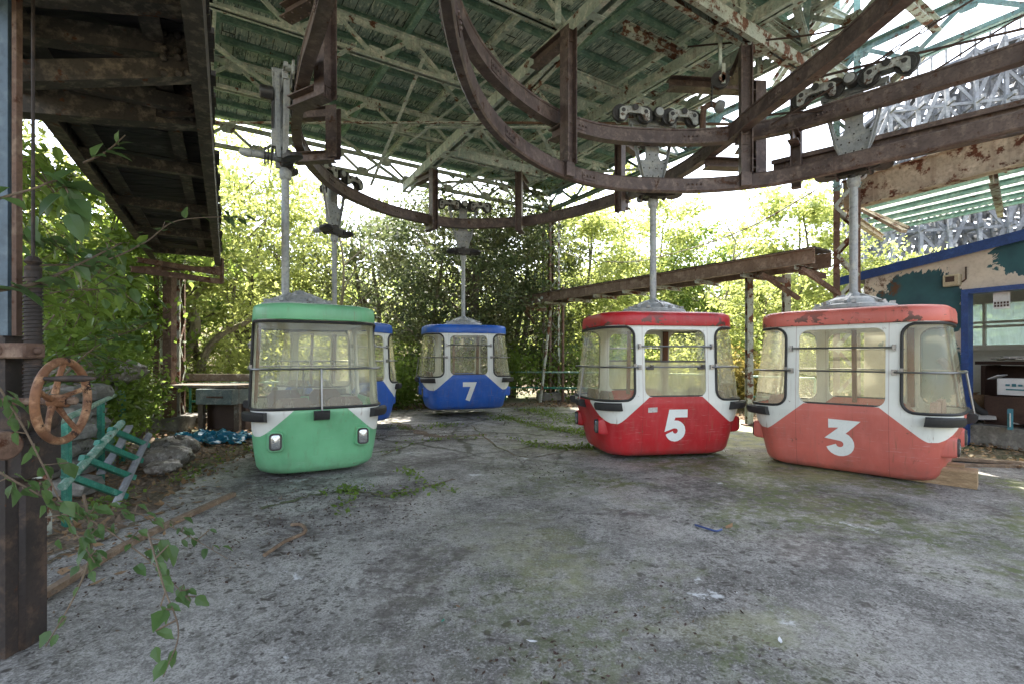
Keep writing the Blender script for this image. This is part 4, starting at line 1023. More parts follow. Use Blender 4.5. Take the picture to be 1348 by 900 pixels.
for s in (4.15, 5.6, 7.05, 8.5, 10.0):
    b = MB(); b.channel([LP(s, -1.12, ZW - .02), LP(s, -.12, ZW - .02)], .07, .10, .012, -1); b.build('cross_channel', M['walk_steel'], lw)
for (pa, pb, D0, D1, hh, ww) in (((-60, 122), (262, 150), 3.0, 3.62, .17, .12), ((-60, 20), (256, 62), 2.5, 3.0, .12, .10), ((-60, 95), (256, 88), 2.45, 2.95, .11, .10), ((-30, -40), (250, -12), 2.3, 2.6, .16, .12)):
    p0, p1 = W(pa[0], pa[1], D0), W(pb[0], pb[1], D1); b = MB(); b.channel([p0, p1], ww, hh, .014, -1)
    for q in (.86, .93, .975): 
        for zz in (-.045, .045): b.ball(p0.lerp(p1, q) + Vector((0, -.02, zz)), .022, 6)
    b.build('cantilever_arm', M['walk_steel'], lw)
b = MB(); pp = W(240, 137, 3.55); b.box(pp - Vector((0, .05, 0)), (.30, .015, .24)); 
for qx in (-.1, .1):
    for qz in (-.07, .07): b.lathe([(.03, 0), (.03, .02), (.018, .025), (.018, .04)], pp + Vector((qx, -.058, qz)), (0, -1, 0), 6)
b.build('splice_plate', M['dark_rust'], lw)
# frame hanging at the far end
fe = [LP(10.55, -.1, 2.85), LP(10.55, -1.35, 2.75), LP(10.55, -1.35, 3.0)]
b = MB(); b.channel([LP(10.4, -.1, 2.92), LP(9.6, -1.2, 2.92)], .06, .08); b.channel([LP(10.5, -.08, 3.02), LP(9.8, -1.3, 2.8)], .06, .07); b.channel([LP(10.5, -.08, 2.78), LP(9.7, -1.3, 2.78)], .06, .09); b.beam(LP(10.5, -.08, 2.75), LP(10.5, -.08, 3.2), .05, .05); b.build('end_frame', M['brown_rust'], lw)

# ------------------------------------------------------------ wires
def wire(name, pts, r, label, cat, mat='rope'):
    b = MB(); b.tube(spline(pts, 6), r, 6); o = b.build(name, M[mat], None, origin=tuple(pts[0])); return tag(o, label, cat)
wire('tension_rod', [W(1010, 152, 6.6), W(1160, 130, 6.4), W(1348, 20, 6.0), W(1600, -120, 5.5)], .014, 'upper dark tension wire crossing above the wheels at the right', 'wire')
wire('tension_rod', [W(905, 62, 7.2), W(1100, 40, 6.6), W(1235, -25, 6)], .013, 'dark tension wire rising past the big column top', 'wire')
wire('tension_rod', [W(1070, 104, 6.3), W(1150, 84, 6.1), W(1348, 38, 5.7), W(1500, 0, 5.4)], .016, 'long dark tension wire running from the brackets to the right edge', 'wire')
tr = thing('turnbuckle_rod', 'slanting steel rod with two turnbuckles above the coral car wheels', 'tension rod', tuple(W(1015, 165, 6.5)))
p0, p1, p2, p3 = W(1015, 165, 6.5), W(1175, 68, 6.2), W(1222, 36, 6.1), W(1330, -30, 5.9)
b = MB(); b.tube([p0, p1], .014, 6); b.tube([p1 + (p2-p1)*.25, p2 - (p2-p1)*.25], .014, 6); b.tube([p2, p3], .014, 6); b.build('rod', M['rope'], tr)
for q in (p1, p2):
    dd = (p2 - p1).normalized()*.11; b = MB()
    for o in (-.025, .025): b.tube([q - dd, q - dd*.8 + Vector((0, 0, o)), q + dd*.8 + Vector((0, 0, o)), q + dd], .009, 6)
    b.build('turnbuckle', M['galv_dark'], tr)
wire('slack_cable', [W(722, 322, 16.2), W(765, 340, 14.5), W(830, 345, 13), W(900, 330, 11.5), W(985, 300, 10), W(1075, 250, 9)], .014, 'slack pale cable drooping across the trees behind the red car', 'cable', 'rusty_pale')
# ------------------------------------------------------------ hut at the right
Wd = Vector((.44, -.90, 0)).normalized(); Wn = Vector((.90, .44, 0)).normalized(); W0 = Vector((6.72, 9.40, 0))
def H(s, n_, z): return W0 + Wd*s + Wn*n_ + Vector((0, 0, z))
def ztop(s): return 2.90 + .125*s
hut = thing('hut', 'peeling cream and teal hut with a blue roof edge and open front', 'hut', tuple(H(2.5, 1.5, 0)))
HM = Matrix((Wd, Wn, Vector((0, 0, 1)))).transposed()
def wallpoly(poly, n0, n1, name, mat, parent=hut):
    b = MB(); vs = [H(s, n0, z) for s, z in poly] + [H(s, n1, z) for s, z in poly]; k = len(poly)
    b.add(vs, [(i, (i+1) % k, k + (i+1) % k, k+i) for i in range(k)])
    tri = geometry.tessellate_polygon([[Vector((s, z, 0)) for s, z in poly]])
    b.add(vs, [tuple(t) for t in tri] + [tuple(i + k for i in reversed(t)) for t in tri]); return b.build(name, mat, parent)
OS, OE, OZ = 1.50, 4.4, 2.48
wallpoly([(0, 0), (OS, 0), (OS, OZ), (OE, OZ), (OE, 0), (5.2, 0), (5.2, ztop(5.2)), (0, ztop(0))], 0, .12, 'front_wall', M['peel'])
BL, BR_, BZ0, BZ1 = -.75, 4.55, 1.60, 2.55
wallpoly([(-1.1, 0), (5.2, 0), (5.2, ztop(5.2)), (BR_, ztop(BR_)), (BR_, BZ0), (BL, BZ0), (BL, BZ1), (BR_, BZ1), (BR_, ztop(BR_)), (-1.1, 2.8)], 3.3, 3.42, 'back_wall', M['interior'])
b = MB(); b.beam(H(-.03, .12, 1.4), H(-1.08, 3.3, 1.4), .10, 2.8); b.build('side_wall', M['interior'], hut)
b = MB(); b.box(H(5.2, 1.7, 1.6), (.12, 3.3, 3.3), HM); b.build('side_wall', M['interior'], hut)
b = MB(); b.beam(H(-.38, 1.72, ztop(-.38) + .05), H(5.6, 1.72, ztop(5.6) + .05), 3.6, .05); b.build('roof', M['boards'], hut)
b = MB(); b.beam(H(-.40, -.12, ztop(-.4) + .03), H(5.7, -.12, ztop(5.7) + .03), .03, .16); b.build('fascia', M['blue_trim'], hut)
fr = MB(); fr.beam(H(OS + .04, -.02, 0), H(OS + .04, -.02, OZ), .17, .09, Wd); fr.beam(H(OS, -.022, OZ - .03), H(OE, -.022, OZ - .03), .17, .075); fr.build('door_frame', M['blue_trim'], hut)
b = MB()
for z in (1.60, 2.03, 2.12, 2.53): b.beam(H(BL, 3.27, z), H(BR_, 3.27, z), .06, .05 if z != 1.60 else .11)
for s in (BL, -.1, .55, 1.2, 2.0, 2.8, 3.6, BR_): b.beam(H(s, 3.265, BZ0), H(s, 3.265, BZ1), .06, .05, Wd)
wf = b.build('back_window_frame', M['interior'], hut)
b = MB(); b.box(H((BL+BR_)/2, 3.34, (BZ0+BZ1)/2), (BR_-BL-.02, .01, BZ1-BZ0-.02), HM); b.build('back_window_pane', M['glass_frost'], wf)
b = MB(); b.box(H(2.15, 1.62, .16), (6.0, 3.3, .32), HM); b.build('floor_slab', M['stone'], hut)
# meter box on the wall
mb = thing('meter_box', 'beige meter box with a dark grille on the peeling hut wall', 'meter box', tuple(H(1.36, -.06, 2.6)))
b = MB(); b.box(H(1.36, -.055, 2.66), (.22, .10, .19), HM); b.build('case', M['beige_plastic'], mb, bevel=.01)
b = MB(); b.box(H(1.35, -.108, 2.68), (.12, .006, .09), HM); b.build('grille', M['desk'], mb)
b = MB(); b.tube([H(1.48, -.03, 2.62), H(1.53, -.03, 2.66), H(1.53, -.03, 2.86)], .012, 6); b.build('lead', M['desk'], mb)
# things inside
def Hbox(s, n_, z, d, b): b.box(H(s, n_, z), d, HM); return b

def hs(px_, D):
    v = Vector(((px_ - 674)/F*D, D, 0)) - W0; return v.dot(Wd)/Wd.dot(Wd), v.dot(Wn)/Wn.dot(Wn)
dk = thing('desk', 'dark brown desk inside the hut heaped with papers', 'desk', tuple(H(1.85, 1.75, .32)))
b = MB(); Hbox(1.85, 1.75, 1.30, (1.5, .7, .06), b); b.build('desk_top', M['desk'], dk)
for s in (1.2, 2.5): b = MB(); Hbox(s, 1.75, .79, (.06, .62, .94), b); b.build('side_panel', M['desk'], dk)
b = MB(); Hbox(1.85, 2.0, .8, (1.25, .04, .9), b); b.build('back_panel', M['desk'], dk)
def crate(s, n_, z, d, mat, name, label, cat, flaps=True, tilt=0):
    t_ = thing(name, label, cat, tuple(H(s, n_, z))); Rm = HM @ Matrix.Rotation(tilt, 3, 'Z'); c = H(s, n_, z + d[2]/2)
    b = MB(); w, l, h = d
    for k in (-1, 1): b.box(c + Rm @ Vector((k*w/2, 0, 0)), (.012, l, h), Rm); b.box(c + Rm @ Vector((0, k*l/2, 0)), (w - .012, .012, h), Rm)
    b.box(c - Vector((0, 0, h/2 - .006)), (w - .02, l - .02, .012), Rm); b.build('box_walls', mat, t_)
    if flaps:
        for k in (-1, 1): b = MB(); b.box(c + Rm @ Vector((k*(w/2 + .06), 0, h/2 + .02)), (.14, l, .01), Rm @ Matrix.Rotation(k*.5, 3, 'Y')); b.build('flap', mat, t_)
    return t_, c, Rm
t1, c1, R1 = crate(*hs(1345, 7.9), .80, (.46, .36, .26), M['card_white'], 'cardboard_box', 'white cardboard box with blue lettering standing in the hut', 'box', True)
b = MB(); 
for i in range(4): b.box(c1 + R1 @ Vector((-.10 + .075*i, -.20, .03)), (.05, .006, .045 if i % 2 else .03), R1)
b.box(c1 + R1 @ Vector((0, -.20, -.04)), (.24, .006, .02), R1); b.build('printed_mark', M['box_teal'], t1)
t2, c2, R2 = crate(*hs(1338, 7.9), .32, (.62, .45, .46), M['desk'], 'storage_chest', 'dark wooden chest under the white cardboard box', 'chest', False)
crate(*hs(1298, 8.6), .32, (.5, .4, .42), M['card_brown'], 'wooden_crate', 'orange brown wooden crate left of the white box inside the hut', 'crate', False, .2)
crate(*hs(1300, 9.3), .32, (.5, .4, .35), M['card_brown'], 'cardboard_box', 'brown cardboard box behind the wooden crate inside the hut', 'box', True, -.2)
tb = thing('upright_book', 'teal and white box file standing upright on the hut floor', 'box file', tuple(H(2.05, .55, .32)))
b = MB(); b.box(H(*hs(1330, 7.45), .47), (.06, .2, .30), HM @ Matrix.Rotation(.3, 3, 'Z')); b.build('cover', M['box_teal'], tb); b = MB(); b.box(H(*hs(1330, 7.40), .47), (.012, .16, .2), HM @ Matrix.Rotation(.3, 3, 'Z')); b.build('spine_label', M['paper'], tb)
ch = thing('tube_chair', 'curved grey tubular chair frame at the right edge inside the hut', 'chair', tuple(H(2.5, .5, .32)))
b = MB(); b.tube(spline([H(2.35, .3, .34), H(2.35, .28, .6), H(2.42, .3, .80), H(2.6, .35, .84), H(2.9, .4, .72), H(2.95, .42, .34)], 6), .022, 8); b.tube(spline([H(2.35, .75, .34), H(2.35, .73, .6), H(2.42, .75, .80), H(2.6, .8, .84), H(2.9, .85, .72), H(2.95, .87, .34)], 6), .022, 8); b.build('tube_frame', M['galv'], ch)
b = MB(); b.box(H(2.68, .6, .74), (.45, .5, .05), HM @ Matrix.Rotation(.15, 3, 'Y')); b.build('seat', M['desk'], ch, bevel=.02)
b = MB()
for i in range(14): b.box(H(1.3 + .09*i, 1.55 + .15*math.sin(i*2.1), 1.35 + .02*(i % 4)), (.22, .3, .018), HM @ Matrix.Rotation(i*.7, 3, 'Z'))
o = b.build('paper_heap', M['paper'], None, origin=tuple(H(1.9, 1.6, 1.34))); tag(o, 'heap of pale papers piled on the dark desk', 'papers', kind='stuff')
hb_ = thing('leaning_tube', 'thick black rubber tube leaning between the coral car and the hut', 'rubber tube', tuple(H(1.55, .15, .32)))
b = MB(); b.tube(spline([H(1.25, -.10, 1.35), H(1.42, .05, 1.0), H(1.55, .2, .6), H(1.72, .5, .40)], 6), .055, 10); b.build('tube_body', M['tyre'], hb_)
b = MB(); b.tube([H(1.25, -.10, 1.33), H(1.22, -.12, 1.38)], .062, 10); b.build('end_ring', M['galv_dark'], hb_)
# papers and boards strewn on the hut floor
V = []; Fq = []
for i in range(160):
    s, n_ = random.uniform(1.5, 4.6), random.uniform(.1, 2.6); z = .33 + random.random()**2*.22; c = H(s, n_, z); a = random.random()*6.3; w, l = random.uniform(.06, .16), random.uniform(.1, .26)
    ex = Vector((math.cos(a), math.sin(a), random.uniform(-.3, .3))); ey = Vector((-math.sin(a), math.cos(a), random.uniform(-.3, .3)))
    k = len(V); V += [tuple(c - ex*w - ey*l), tuple(c + ex*w - ey*l), tuple(c + ex*w + ey*l), tuple(c - ex*w + ey*l)]; Fq.append((k, k+1, k+2, k+3))
o = mesh_np('scattered_papers', V, Fq, [M['paper'], M['card_brown'], M['desk']], mats_idx=[random.choice([0, 1, 2, 2]) for _ in Fq], origin=tuple(H(2.5, 1, .33))); tag(o, 'mess of papers and scraps covering the hut floor', 'papers', kind='stuff')
# notice hanging in the opening
nt = thing('hanging_notice', 'small clear sleeve notice with dark print hanging in the hut opening', 'notice', tuple(H(1.92, .1, 2.35)))
b = MB(); b.box(H(1.92, .10, 2.28), (.20, .006, .26), HM); b.build('sleeve', M['card_white'], nt)
b = MB()
for r_ in range(2):
    for k in range(5): b.box(H(1.846 + .037*k, .095, 2.20 + .045*r_), (.024, .004, .034), HM)
b.build('printed_row', M['desk'], nt)
# ground clutter by the hut
def plank(name, p, q, w, h, label, mat='wood_plank', cat='plank', nn=5, jit=.01):
    pts = [Vector(p).lerp(Vector(q), k/nn) + Vector((random.uniform(-jit, jit), random.uniform(-jit, jit), 0)) for k in range(nn+1)]
    b = MB(); b.prof(pts, [(-w/2, -h/2), (w/2, -h/2), (w/2*.96, h/2), (-w/2, h/2*.9)]); o = b.build(name, M[mat], None, origin=tuple(pts[0]), bevel=.003); return tag(o, label, cat)
blk = thing('timber_block', 'split squared timber block propping the coral car at its right end', 'timber block', (5.0, 5.45, 0))
b = MB(); p_, q_ = Vector((4.55, 5.72, .10)), Vector((4.98, 5.28, .10)); b.prof([p_.lerp(q_, k/6) + Vector((0, 0, random.uniform(-.004, .004))) for k in range(7)], [(-.13, -.1), (.13, -.1), (.135, .08), (.1, .1), (-.12, .095), (-.14, .05)]); b.build('block', M['wood_block'], blk, bevel=.006)
b = MB(); b.box((4.86, 5.52, .215), (.3, .12, .03), Matrix.Rotation(-.8, 3, 'Z')); b.build('loose_splinter', M['wood_block'], blk)
plank('plank', (5.7, 6.7, .05), (7.6, 5.9, .04), .12, .04, 'long dark plank lying on the ground in front of the hut')
plank('pole_on_ground', (5.4, 6.35, .03), (7.0, 6.15, .03), .05, .04, 'thin dark stick lying before the hut step')
# ------------------------------------------------------------ annex roof above the hut
an = thing('annex_roof', 'corrugated translucent roof on rusty cream beams above the hut', 'roof', (7.5, 9, 4.2))
a_, b_ = Vector((6.05, 9.0, 4.20)), Vector((8.8, 4.0, 4.28))
b = MB(); b.ibeam([a_ + Vector((0, 0, .12)), b_ + Vector((0, 0, .12))], .2, .52, .02); b.build('edge_beam', M['rusty_cream'], an)
b = MB(); b.channel([a_.lerp(b_, .42) + Vector((-.14, -.1, -.04)), b_ + Vector((-.14, -.1, -.04))], .08, .10, .012, -1); b.build('gutter', M['brown_rust'], an)
b = MB(); b.channel([a_.lerp(b_, .44) + Vector((-.12, -.06, -.18)), b_ + Vector((-.12, -.06, -.18))], .07, .12, .012, -1); b.build('gutter', M['rusty_cream'], an)
c0, c1_, c2_, c3_ = a_ + Vector((.1, .05, -.02)), b_ + Vector((.1, .05, -.02)), Vector((13.3, 7.5, 4.9)), Vector((9.9, 13.2, 4.75))
nu = 110; rows = []
for j in range(5):
    t = j/4; rows.append([c0.lerp(c1_, k/(nu*2)).lerp(c3_.lerp(c2_, k/(nu*2)), t) + Vector((0, 0, .022*math.sin(k*math.pi/2) + .1)) for k in range(nu*2 + 1)])
b = MB(); b.grid(rows); b.build('corrugated_sheet', M['corr'], an)
for t in (.12, .32, .52, .72, .93):
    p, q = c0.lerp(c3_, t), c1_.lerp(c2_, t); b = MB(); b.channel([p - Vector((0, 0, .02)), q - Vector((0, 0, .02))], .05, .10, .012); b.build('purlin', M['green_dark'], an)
for t in (.0, .35, .7, 1.0):
    p, q = c0.lerp(c1_, t), c3_.lerp(c2_, t); b = MB(); b.ibeam([p - Vector((0, 0, .17)), q - Vector((0, 0, .17))], .1, .14, .012); b.build('rafter', M['rusty_pale'] if t else M['rusty_cream'], an)
b = MB(); b.beam(W(1133, 275, 9.0), W(1190, 305, 8.2), .12, .05); b.beam(W(1133, 275, 9.0), W(1195, 300, 9.8), .06, .05); b.build('bracket', M['rusty_cream'], an)
# ------------------------------------------------------------ distant timber coaster
co = thing('coaster_trestle', 'pale grey timber roller coaster trestle rising behind the hut', 'roller coaster', (20, 28, 0))
ca, cb = Vector((20.5, 30, 0)), Vector((41, 24.5, 0)); cd = (cb - ca).normalized(); cn = Vector((-cd.y, cd.x, 0)); NB = 16; Lc = (cb - ca).length
def ct(i): return 14.6 + .62*i + 1.0*math.sin(i*.42)
for i in range(NB + 1):
    b = MB(); p = ca + cd*(Lc*i/NB); h = ct(i)
    for k in (-1.9, -.8, .8, 1.9):
        b.beam(p + cn*k*1.35, p + cn*k + Vector((0, 0, h)), .17, .17, cd)
    z = 1.6
    while z < h: b.beam(p - cn*2.7 + Vector((0, 0, z)), p + cn*2.7 + Vector((0, 0, z)), .12, .20); b.beam(p - cn*2.3 + Vector((0, 0, z)), p + cn*2.3 + Vector((0, 0, min(h, z + 1.6))), .08, .18); z += 1.7
    b.build('bent', M['wood_grey'], co)
for k in (-1.9, -.8, .8, 1.9):
    b = MB()
    for i in range(NB):
        p, q = ca + cd*(Lc*i/NB) + cn*k, ca + cd*(Lc*(i+1)/NB) + cn*k; h0, h1 = ct(i), ct(i+1); z = 1.6
        while z < min(h0, h1):
            b.beam(p + Vector((0, 0, z)), q + Vector((0, 0, z)), .08, .16)
            if (i + int(z)) % 2: b.beam(p + Vector((0, 0, z)), q + Vector((0, 0, min(z + 3.4, h1))), .07, .20)
            else: b.beam(q + Vector((0, 0, z)), p + Vector((0, 0, min(z + 1.7, h0))), .07, .16)
            z += 1.7
    b.build('long_brace', M['wood_grey'], co)
b = MB(); b.prof([ca + cd*(Lc*i/NB) + Vector((0, 0, ct(i) + .12)) for i in range(NB+1)], [(-.9, -.1), (.9, -.1), (.9, .06), (-.9, .06)])
b.build('track_bed', M['wood_grey'], co)
b = MB()
for s in (-1, 1):
    b.prof([ca + cd*(Lc*i/NB) + cn*1.9*s + Vector((0, 0, ct(i) + 1.0)) for i in range(NB+1)], [(-.05, -.06), (.05, -.06), (.05, .06), (-.05, .06)])
    for i in range(NB*2): q = i/2; p = ca + cd*(Lc*q/NB) + cn*1.9*s; h = ct(q); b.beam(p + Vector((0, 0, h)), p + Vector((0, 0, h + 1.0)), .08, .08, cd)
b.build('handrail', M['wood_grey'], co)
# ------------------------------------------------------------ left edge: post, screw jack, handwheel
po = thing('steel_post', 'slate blue and rust riveted steel post at the left edge', 'post', (-2.4, 2.33, 0))
b = MB(); b.beam((-2.50, 2.33, 1.50), (-2.50, 2.33, 5.5), .26, .02, (0, 1, 0)); b.build('blue_face', M['blue_post'], po)
b = MB(); b.beam((-2.345, 2.34, 1.50), (-2.345, 2.34, 5.5), .022, .03, (0, 1, 0)); b.build('side_flange', M['brown_rust'], po)
b = MB(); b.beam((-2.48, 2.34, 0), (-2.48, 2.34, 1.5), .24, .10, (0, 1, 0)); b.build('lower_shaft', M['dark_rust'], po)
b = MB(); b.beam((-2.345, 2.33, 0), (-2.345, 2.33, 1.49), .03, .12, (0, 1, 0)); b.build('lower_flange', M['dark_rust'], po)
jk = thing('screw_jack', 'orange rusty handwheel and threaded screw jack beside the left post', 'handwheel jack', (-2.1, 2.3, 0))
b = MB(); b.tube([(-2.25, 2.32, 1.0), (-2.25, 2.32, 1.80)], .032, 16); b.build('screw_core', M['dark_rust'], jk)
b = MB(); zs = 1.2
pts = [Vector((-2.25 + .033*math.cos(t), 2.32 + .033*math.sin(t), 1.02 + t/(2*math.pi)*.018)) for t in np.arange(0, 2*math.pi*42, .5)]
b.tube(pts, .005, 5); b.build('screw_thread', M['dark_rust'], jk)
b = MB(); b.tube([(-2.25, 2.32, 1.78), (-2.25, 2.32, 3.1)], .007, 8); b.lathe([(.02, 0), (.032, .015), (.032, .03), (.02, .04), (.034, .055), (.02, .08)], (-2.25, 2.32, 1.79), n=14); b.build('lifting_rod', M['dark_rust'], jk)
b = MB(); b.beam((-2.46, 2.30, 1.43), (-2.20, 2.28, 1.43), .10, .07); b.ball((-2.19, 2.28, 1.43), .018); b.ball((-2.33, 2.24, 1.43), .022); b.build('guide_collar', M['brown_rust'], jk, bevel=.008)
b = MB(); b.box((-2.36, 2.38, 1.0), (.22, .20, .34)); b.cyl((-2.30, 2.22, 1.12), (-2.32, 2.45, 1.12), .10); b.box((-2.37, 2.40, .4), (.12, .14, .8)); b.build('gear_case', M['dark_rust'], jk, bevel=.02)
b = MB(); b.cyl((-2.17, 2.12, 1.02), (-2.28, 2.16, 1.02), .062, 20); b.build('end_boss', M['brown_rust'], jk)
hc = W(83, 527, 2.12); ha = Vector((.975, .22, 0)).normalized(); hu = Vector((0, 0, 1)); hr = ha.cross(hu)
rim = [hc + (hr*math.cos(2*math.pi*k/40) + hu*math.sin(2*math.pi*k/40))*.17 for k in range(40)]
b = MB(); b.tube(rim, .0165, 10, closed=True)
for k in range(5):
    a = 2*math.pi*k/5 + .35; dd = hr*math.cos(a) + hu*math.sin(a); b.tube([hc - ha*.03 + dd*.03, hc - ha*.02 + dd*.09, hc + dd*.165], [.014, .010, .012], 8)
b.cyl(hc - ha*.05, hc + ha*.02, .028); b.build('handwheel', M['orange_rust'], jk)
b = MB(); b.cyl(hc + ha*.02, hc + ha*.05, .018, 6); b.tube([hc - ha*.3, hc + ha*.02], .016); b.build('wheel_shaft', M['brown_rust'], jk)
b = MB(); hs = hc + hr*(-.10) + hu*.125; hs_ = rim[4]; b.tube([hs_ - ha*.02, hs_ + ha*.03, hs_ + ha*.08, hs_ + ha*.15, hs_ + ha*.19], [.009, .009, .013, .014, .007], 10); b.build('crank_handle', M['dark_rust'], jk)
pl = thing('channel_post', 'pale rusty perforated channel standing below the handwheel', 'channel post', (-3.75, 3.9, 0))
b = MB(); b.beam((-3.74, 3.9, .0), (-3.74, 3.9, .85), .17, .05, (0, 1, 0)); b.build('web', M['rusty_pale'], pl)
b = MB()
for z in (.15, .42, .68): b.cyl((-3.74, 3.87, z), (-3.74, 3.876, z), .03, 10)
b.build('bolt_hole', M['desk'], pl)
# ------------------------------------------------------------ green railing, ladder, stone wall at left
rl = thing('pipe_railing', 'low sea green pipe railing in front of the stone pile at left', 'railing', (-3.4, 4.3, 0))
ra, rb = Vector((-3.66, 4.04, 0)), Vector((-5.2, 6.6, 0))
b = MB(); b.tube([ra + Vector((.3, -.45, .9)), rb + Vector((0, 0, .95))], .026, 10); b.build('top_rail', M['pipe_pale'], rl)
b = MB(); b.tube([ra + Vector((0, 0, .36)), ra.lerp(rb, .75) + Vector((0, 0, .40))], .026, 8); b.build('mid_rail', M['pipe_green'], rl)
for t in (0.02, .5, .98):
    p = ra.lerp(rb, t); b = MB(); b.box((p.x, p.y, .46), (.055, .04, .92)); b.build('post', M['pipe_green'], rl)
ld = thing('fallen_ladder', 'green painted ladder leaning tipped on the railing at left', 'ladder', (-3.1, 4.2, 0))
l0, l1 = W(160, 652, 4.6), W(188, 575, 5.3); l0 = Vector((-3.45, 4.35, .02)); 
A_, B_ = W(152, 664, 4.55), W(196, 572, 5.7); C_, D_ = W(82, 640, 4.0), W(160, 556, 5.2)
b = MB(); b.tube([A_, B_], .035, 8); b.build('rail', M['wood_grey'], ld)
b = MB(); b.tube([C_, D_], .035, 8); b.build('rail', M['pipe_pale'], ld)
for t in (.12, .36, .60, .84):
    p, q = C_.lerp(D_, t), A_.lerp(B_, t); b = MB(); b.beam(p + (p-q)*.12, q + (q-p)*.12, .05, .05); b.build('rung', M['pipe_green'], ld)
plank('grey_board', W(133, 622, 4.7) , W(172, 560, 5.7), .07, .025, 'grey broken board leaning behind the fallen ladder', 'wood_grey')
p_ = [(-2.85, 2.92, .03), (-2.77, 3.3, .035), (-2.86, 3.9, .03), (-2.80, 4.35, .03), (-2.84, 5.05, .03)]
b = MB(); P1, P2 = W(35, 797, 0), None
def G(px, py, z=.03): D = (CAMZ - z)*F/(py - 470); return Vector(((px-674)/F*D, D, z))
b.prof(spline([G(34, 797), G(110, 750), G(165, 717), G(235, 683), G(307, 650)], 5), [(-.03, -.02), (.03, -.022), (.028, .02), (-.026, .022)]); o = b.build('long_stick', M['wood_plank'], None, origin=tuple(G(34, 797)), bevel=.004); tag(o, 'long thin wooden batten lying across the concrete at left', 'batten')
st = MB(); st.tube(spline([G(348, 730), G(375, 712), G(398, 702), G(402, 696), G(396, 690), G(383, 690)], 5), [.014]*26, 7); o = st.build('bent_stick', M['wood_plank'], None, origin=tuple(G(348, 730))); tag(o, 'small hooked stick lying on the concrete', 'stick')
sw = thing('stone_wall', 'crumbling stacked stone wall behind the railing', 'stone wall', (-4.4, 5.0, 0))
for i in range(70):
    t = random.random(); row = random.randint(0, 5); c = Vector((-4.25, 4.75, 0)).lerp(Vector((-5.95, 7.5, 0)), t) + Vector((random.uniform(-.55, .0), random.uniform(-.1, .1), .1 + row*.18))
    b = MB(); dd = Vector((random.uniform(.28, .5), random.uniform(.24, .42), random.uniform(.16, .22)))
    rows = []
    for a in range(5):
        th_ = -math.pi/2 + math.pi*a/4; rr = max(.25, math.cos(th_))**.35 if 0 < a < 4 else .55
        rows.append([c + Vector((dd.x/2*rr*math.copysign(abs(math.cos(u))**.55, math.cos(u))*random.uniform(.9, 1.05), dd.y/2*rr*math.copysign(abs(math.sin(u))**.55, math.sin(u))*random.uniform(.9, 1.05), dd.z/2*math.sin(th_))) for u in np.linspace(0, 2*math.pi, 10, endpoint=False)])
    b.grid(rows, True, False); b.add(rows[0], [tuple(reversed(range(10)))]); b.add(rows[-1], [tuple(range(10))]); b.build('stone', M['stone'], sw)
def sack(c, d, label, yaw=0, mat='sack', name='dusty_sack', cat='sack'):
    b = MB(); rows = []; ph = random.random()*9
    for a in range(11):
        th_ = -math.pi/2 + math.pi*a/10; rr = max(.02, math.cos(th_))**.6
        rows.append([Vector((d[0]/2*rr*math.copysign(abs(math.cos(u))**.8, math.cos(u))*(1 + .09*math.sin(5*u + ph + a) + .05*math.sin(11*u + 2.3*a) + random.uniform(-.03, .03)), d[1]/2*rr*math.sin(u)*(1 + .10*math.sin(4*u + ph*2 - a*.7)), d[2]/2*math.sin(th_)*(1 + .12*math.sin(3*u + ph) + .10*math.sin(9*u + a*1.7) + random.uniform(-.04, .04)))) for u in np.linspace(0, 2*math.pi, 28, endpoint=False)])
    Rz = Matrix.Rotation(yaw, 3, 'Z'); rows = [[Rz @ v + Vector(c) for v in r] for r in rows]; b.grid(rows, True)
    o = b.build(name, M[mat], None, origin=(c[0], c[1], c[2] - d[2]/2)); o2 = tag(o, label, cat); return o
sack((-5.35, 6.3, 1.22), (1.1, .75, .34), 'pale dusty sack slumped on top of the stone wall', .9)
sack((-4.45, 6.35, .12), (.62, .42, .24), 'grey sack on the ground nearest the fallen ladder', .5)
sack((-4.78, 7.0, .14), (.66, .5, .28), 'shiny grey plastic sack behind the nearest sack, left of the blue tarp', -.3)
sack((-4.2, 5.95, .08), (.4, .28, .15), 'small flat grey sack beside the batten end', 1.2)
# tarp
tg_ = MB(); rows = []
for i in range(26):
    r_ = []
    for j in range(30):
        x = -5.75 + 1.35*j/29 + .04*math.sin(i*1.3); y = 7.9 + .75*i/25 + .06*math.sin(j*.9)
        z = .04 + .11*max(0, math.sin(math.pi*i/25)*math.sin(math.pi*j/29)) + .035*math.sin(j*.8 + i*.35) + .028*math.sin(j*1.7 - i*1.1) + .02*math.sin(i*2.3 + j*.5)
        r_.append(Vector((x, y, max(.012, z))))
    rows.append(r_)
tg_.grid(rows); o = tg_.build('crumpled_tarp', M['tarp'], None, origin=(-5.1, 8.3, 0)); s_ = o.modifiers.new('thick', 'SOLIDIFY'); s_.thickness = .006; tag(o, 'crumpled bright blue tarp on the ground left of the green car', 'tarp')
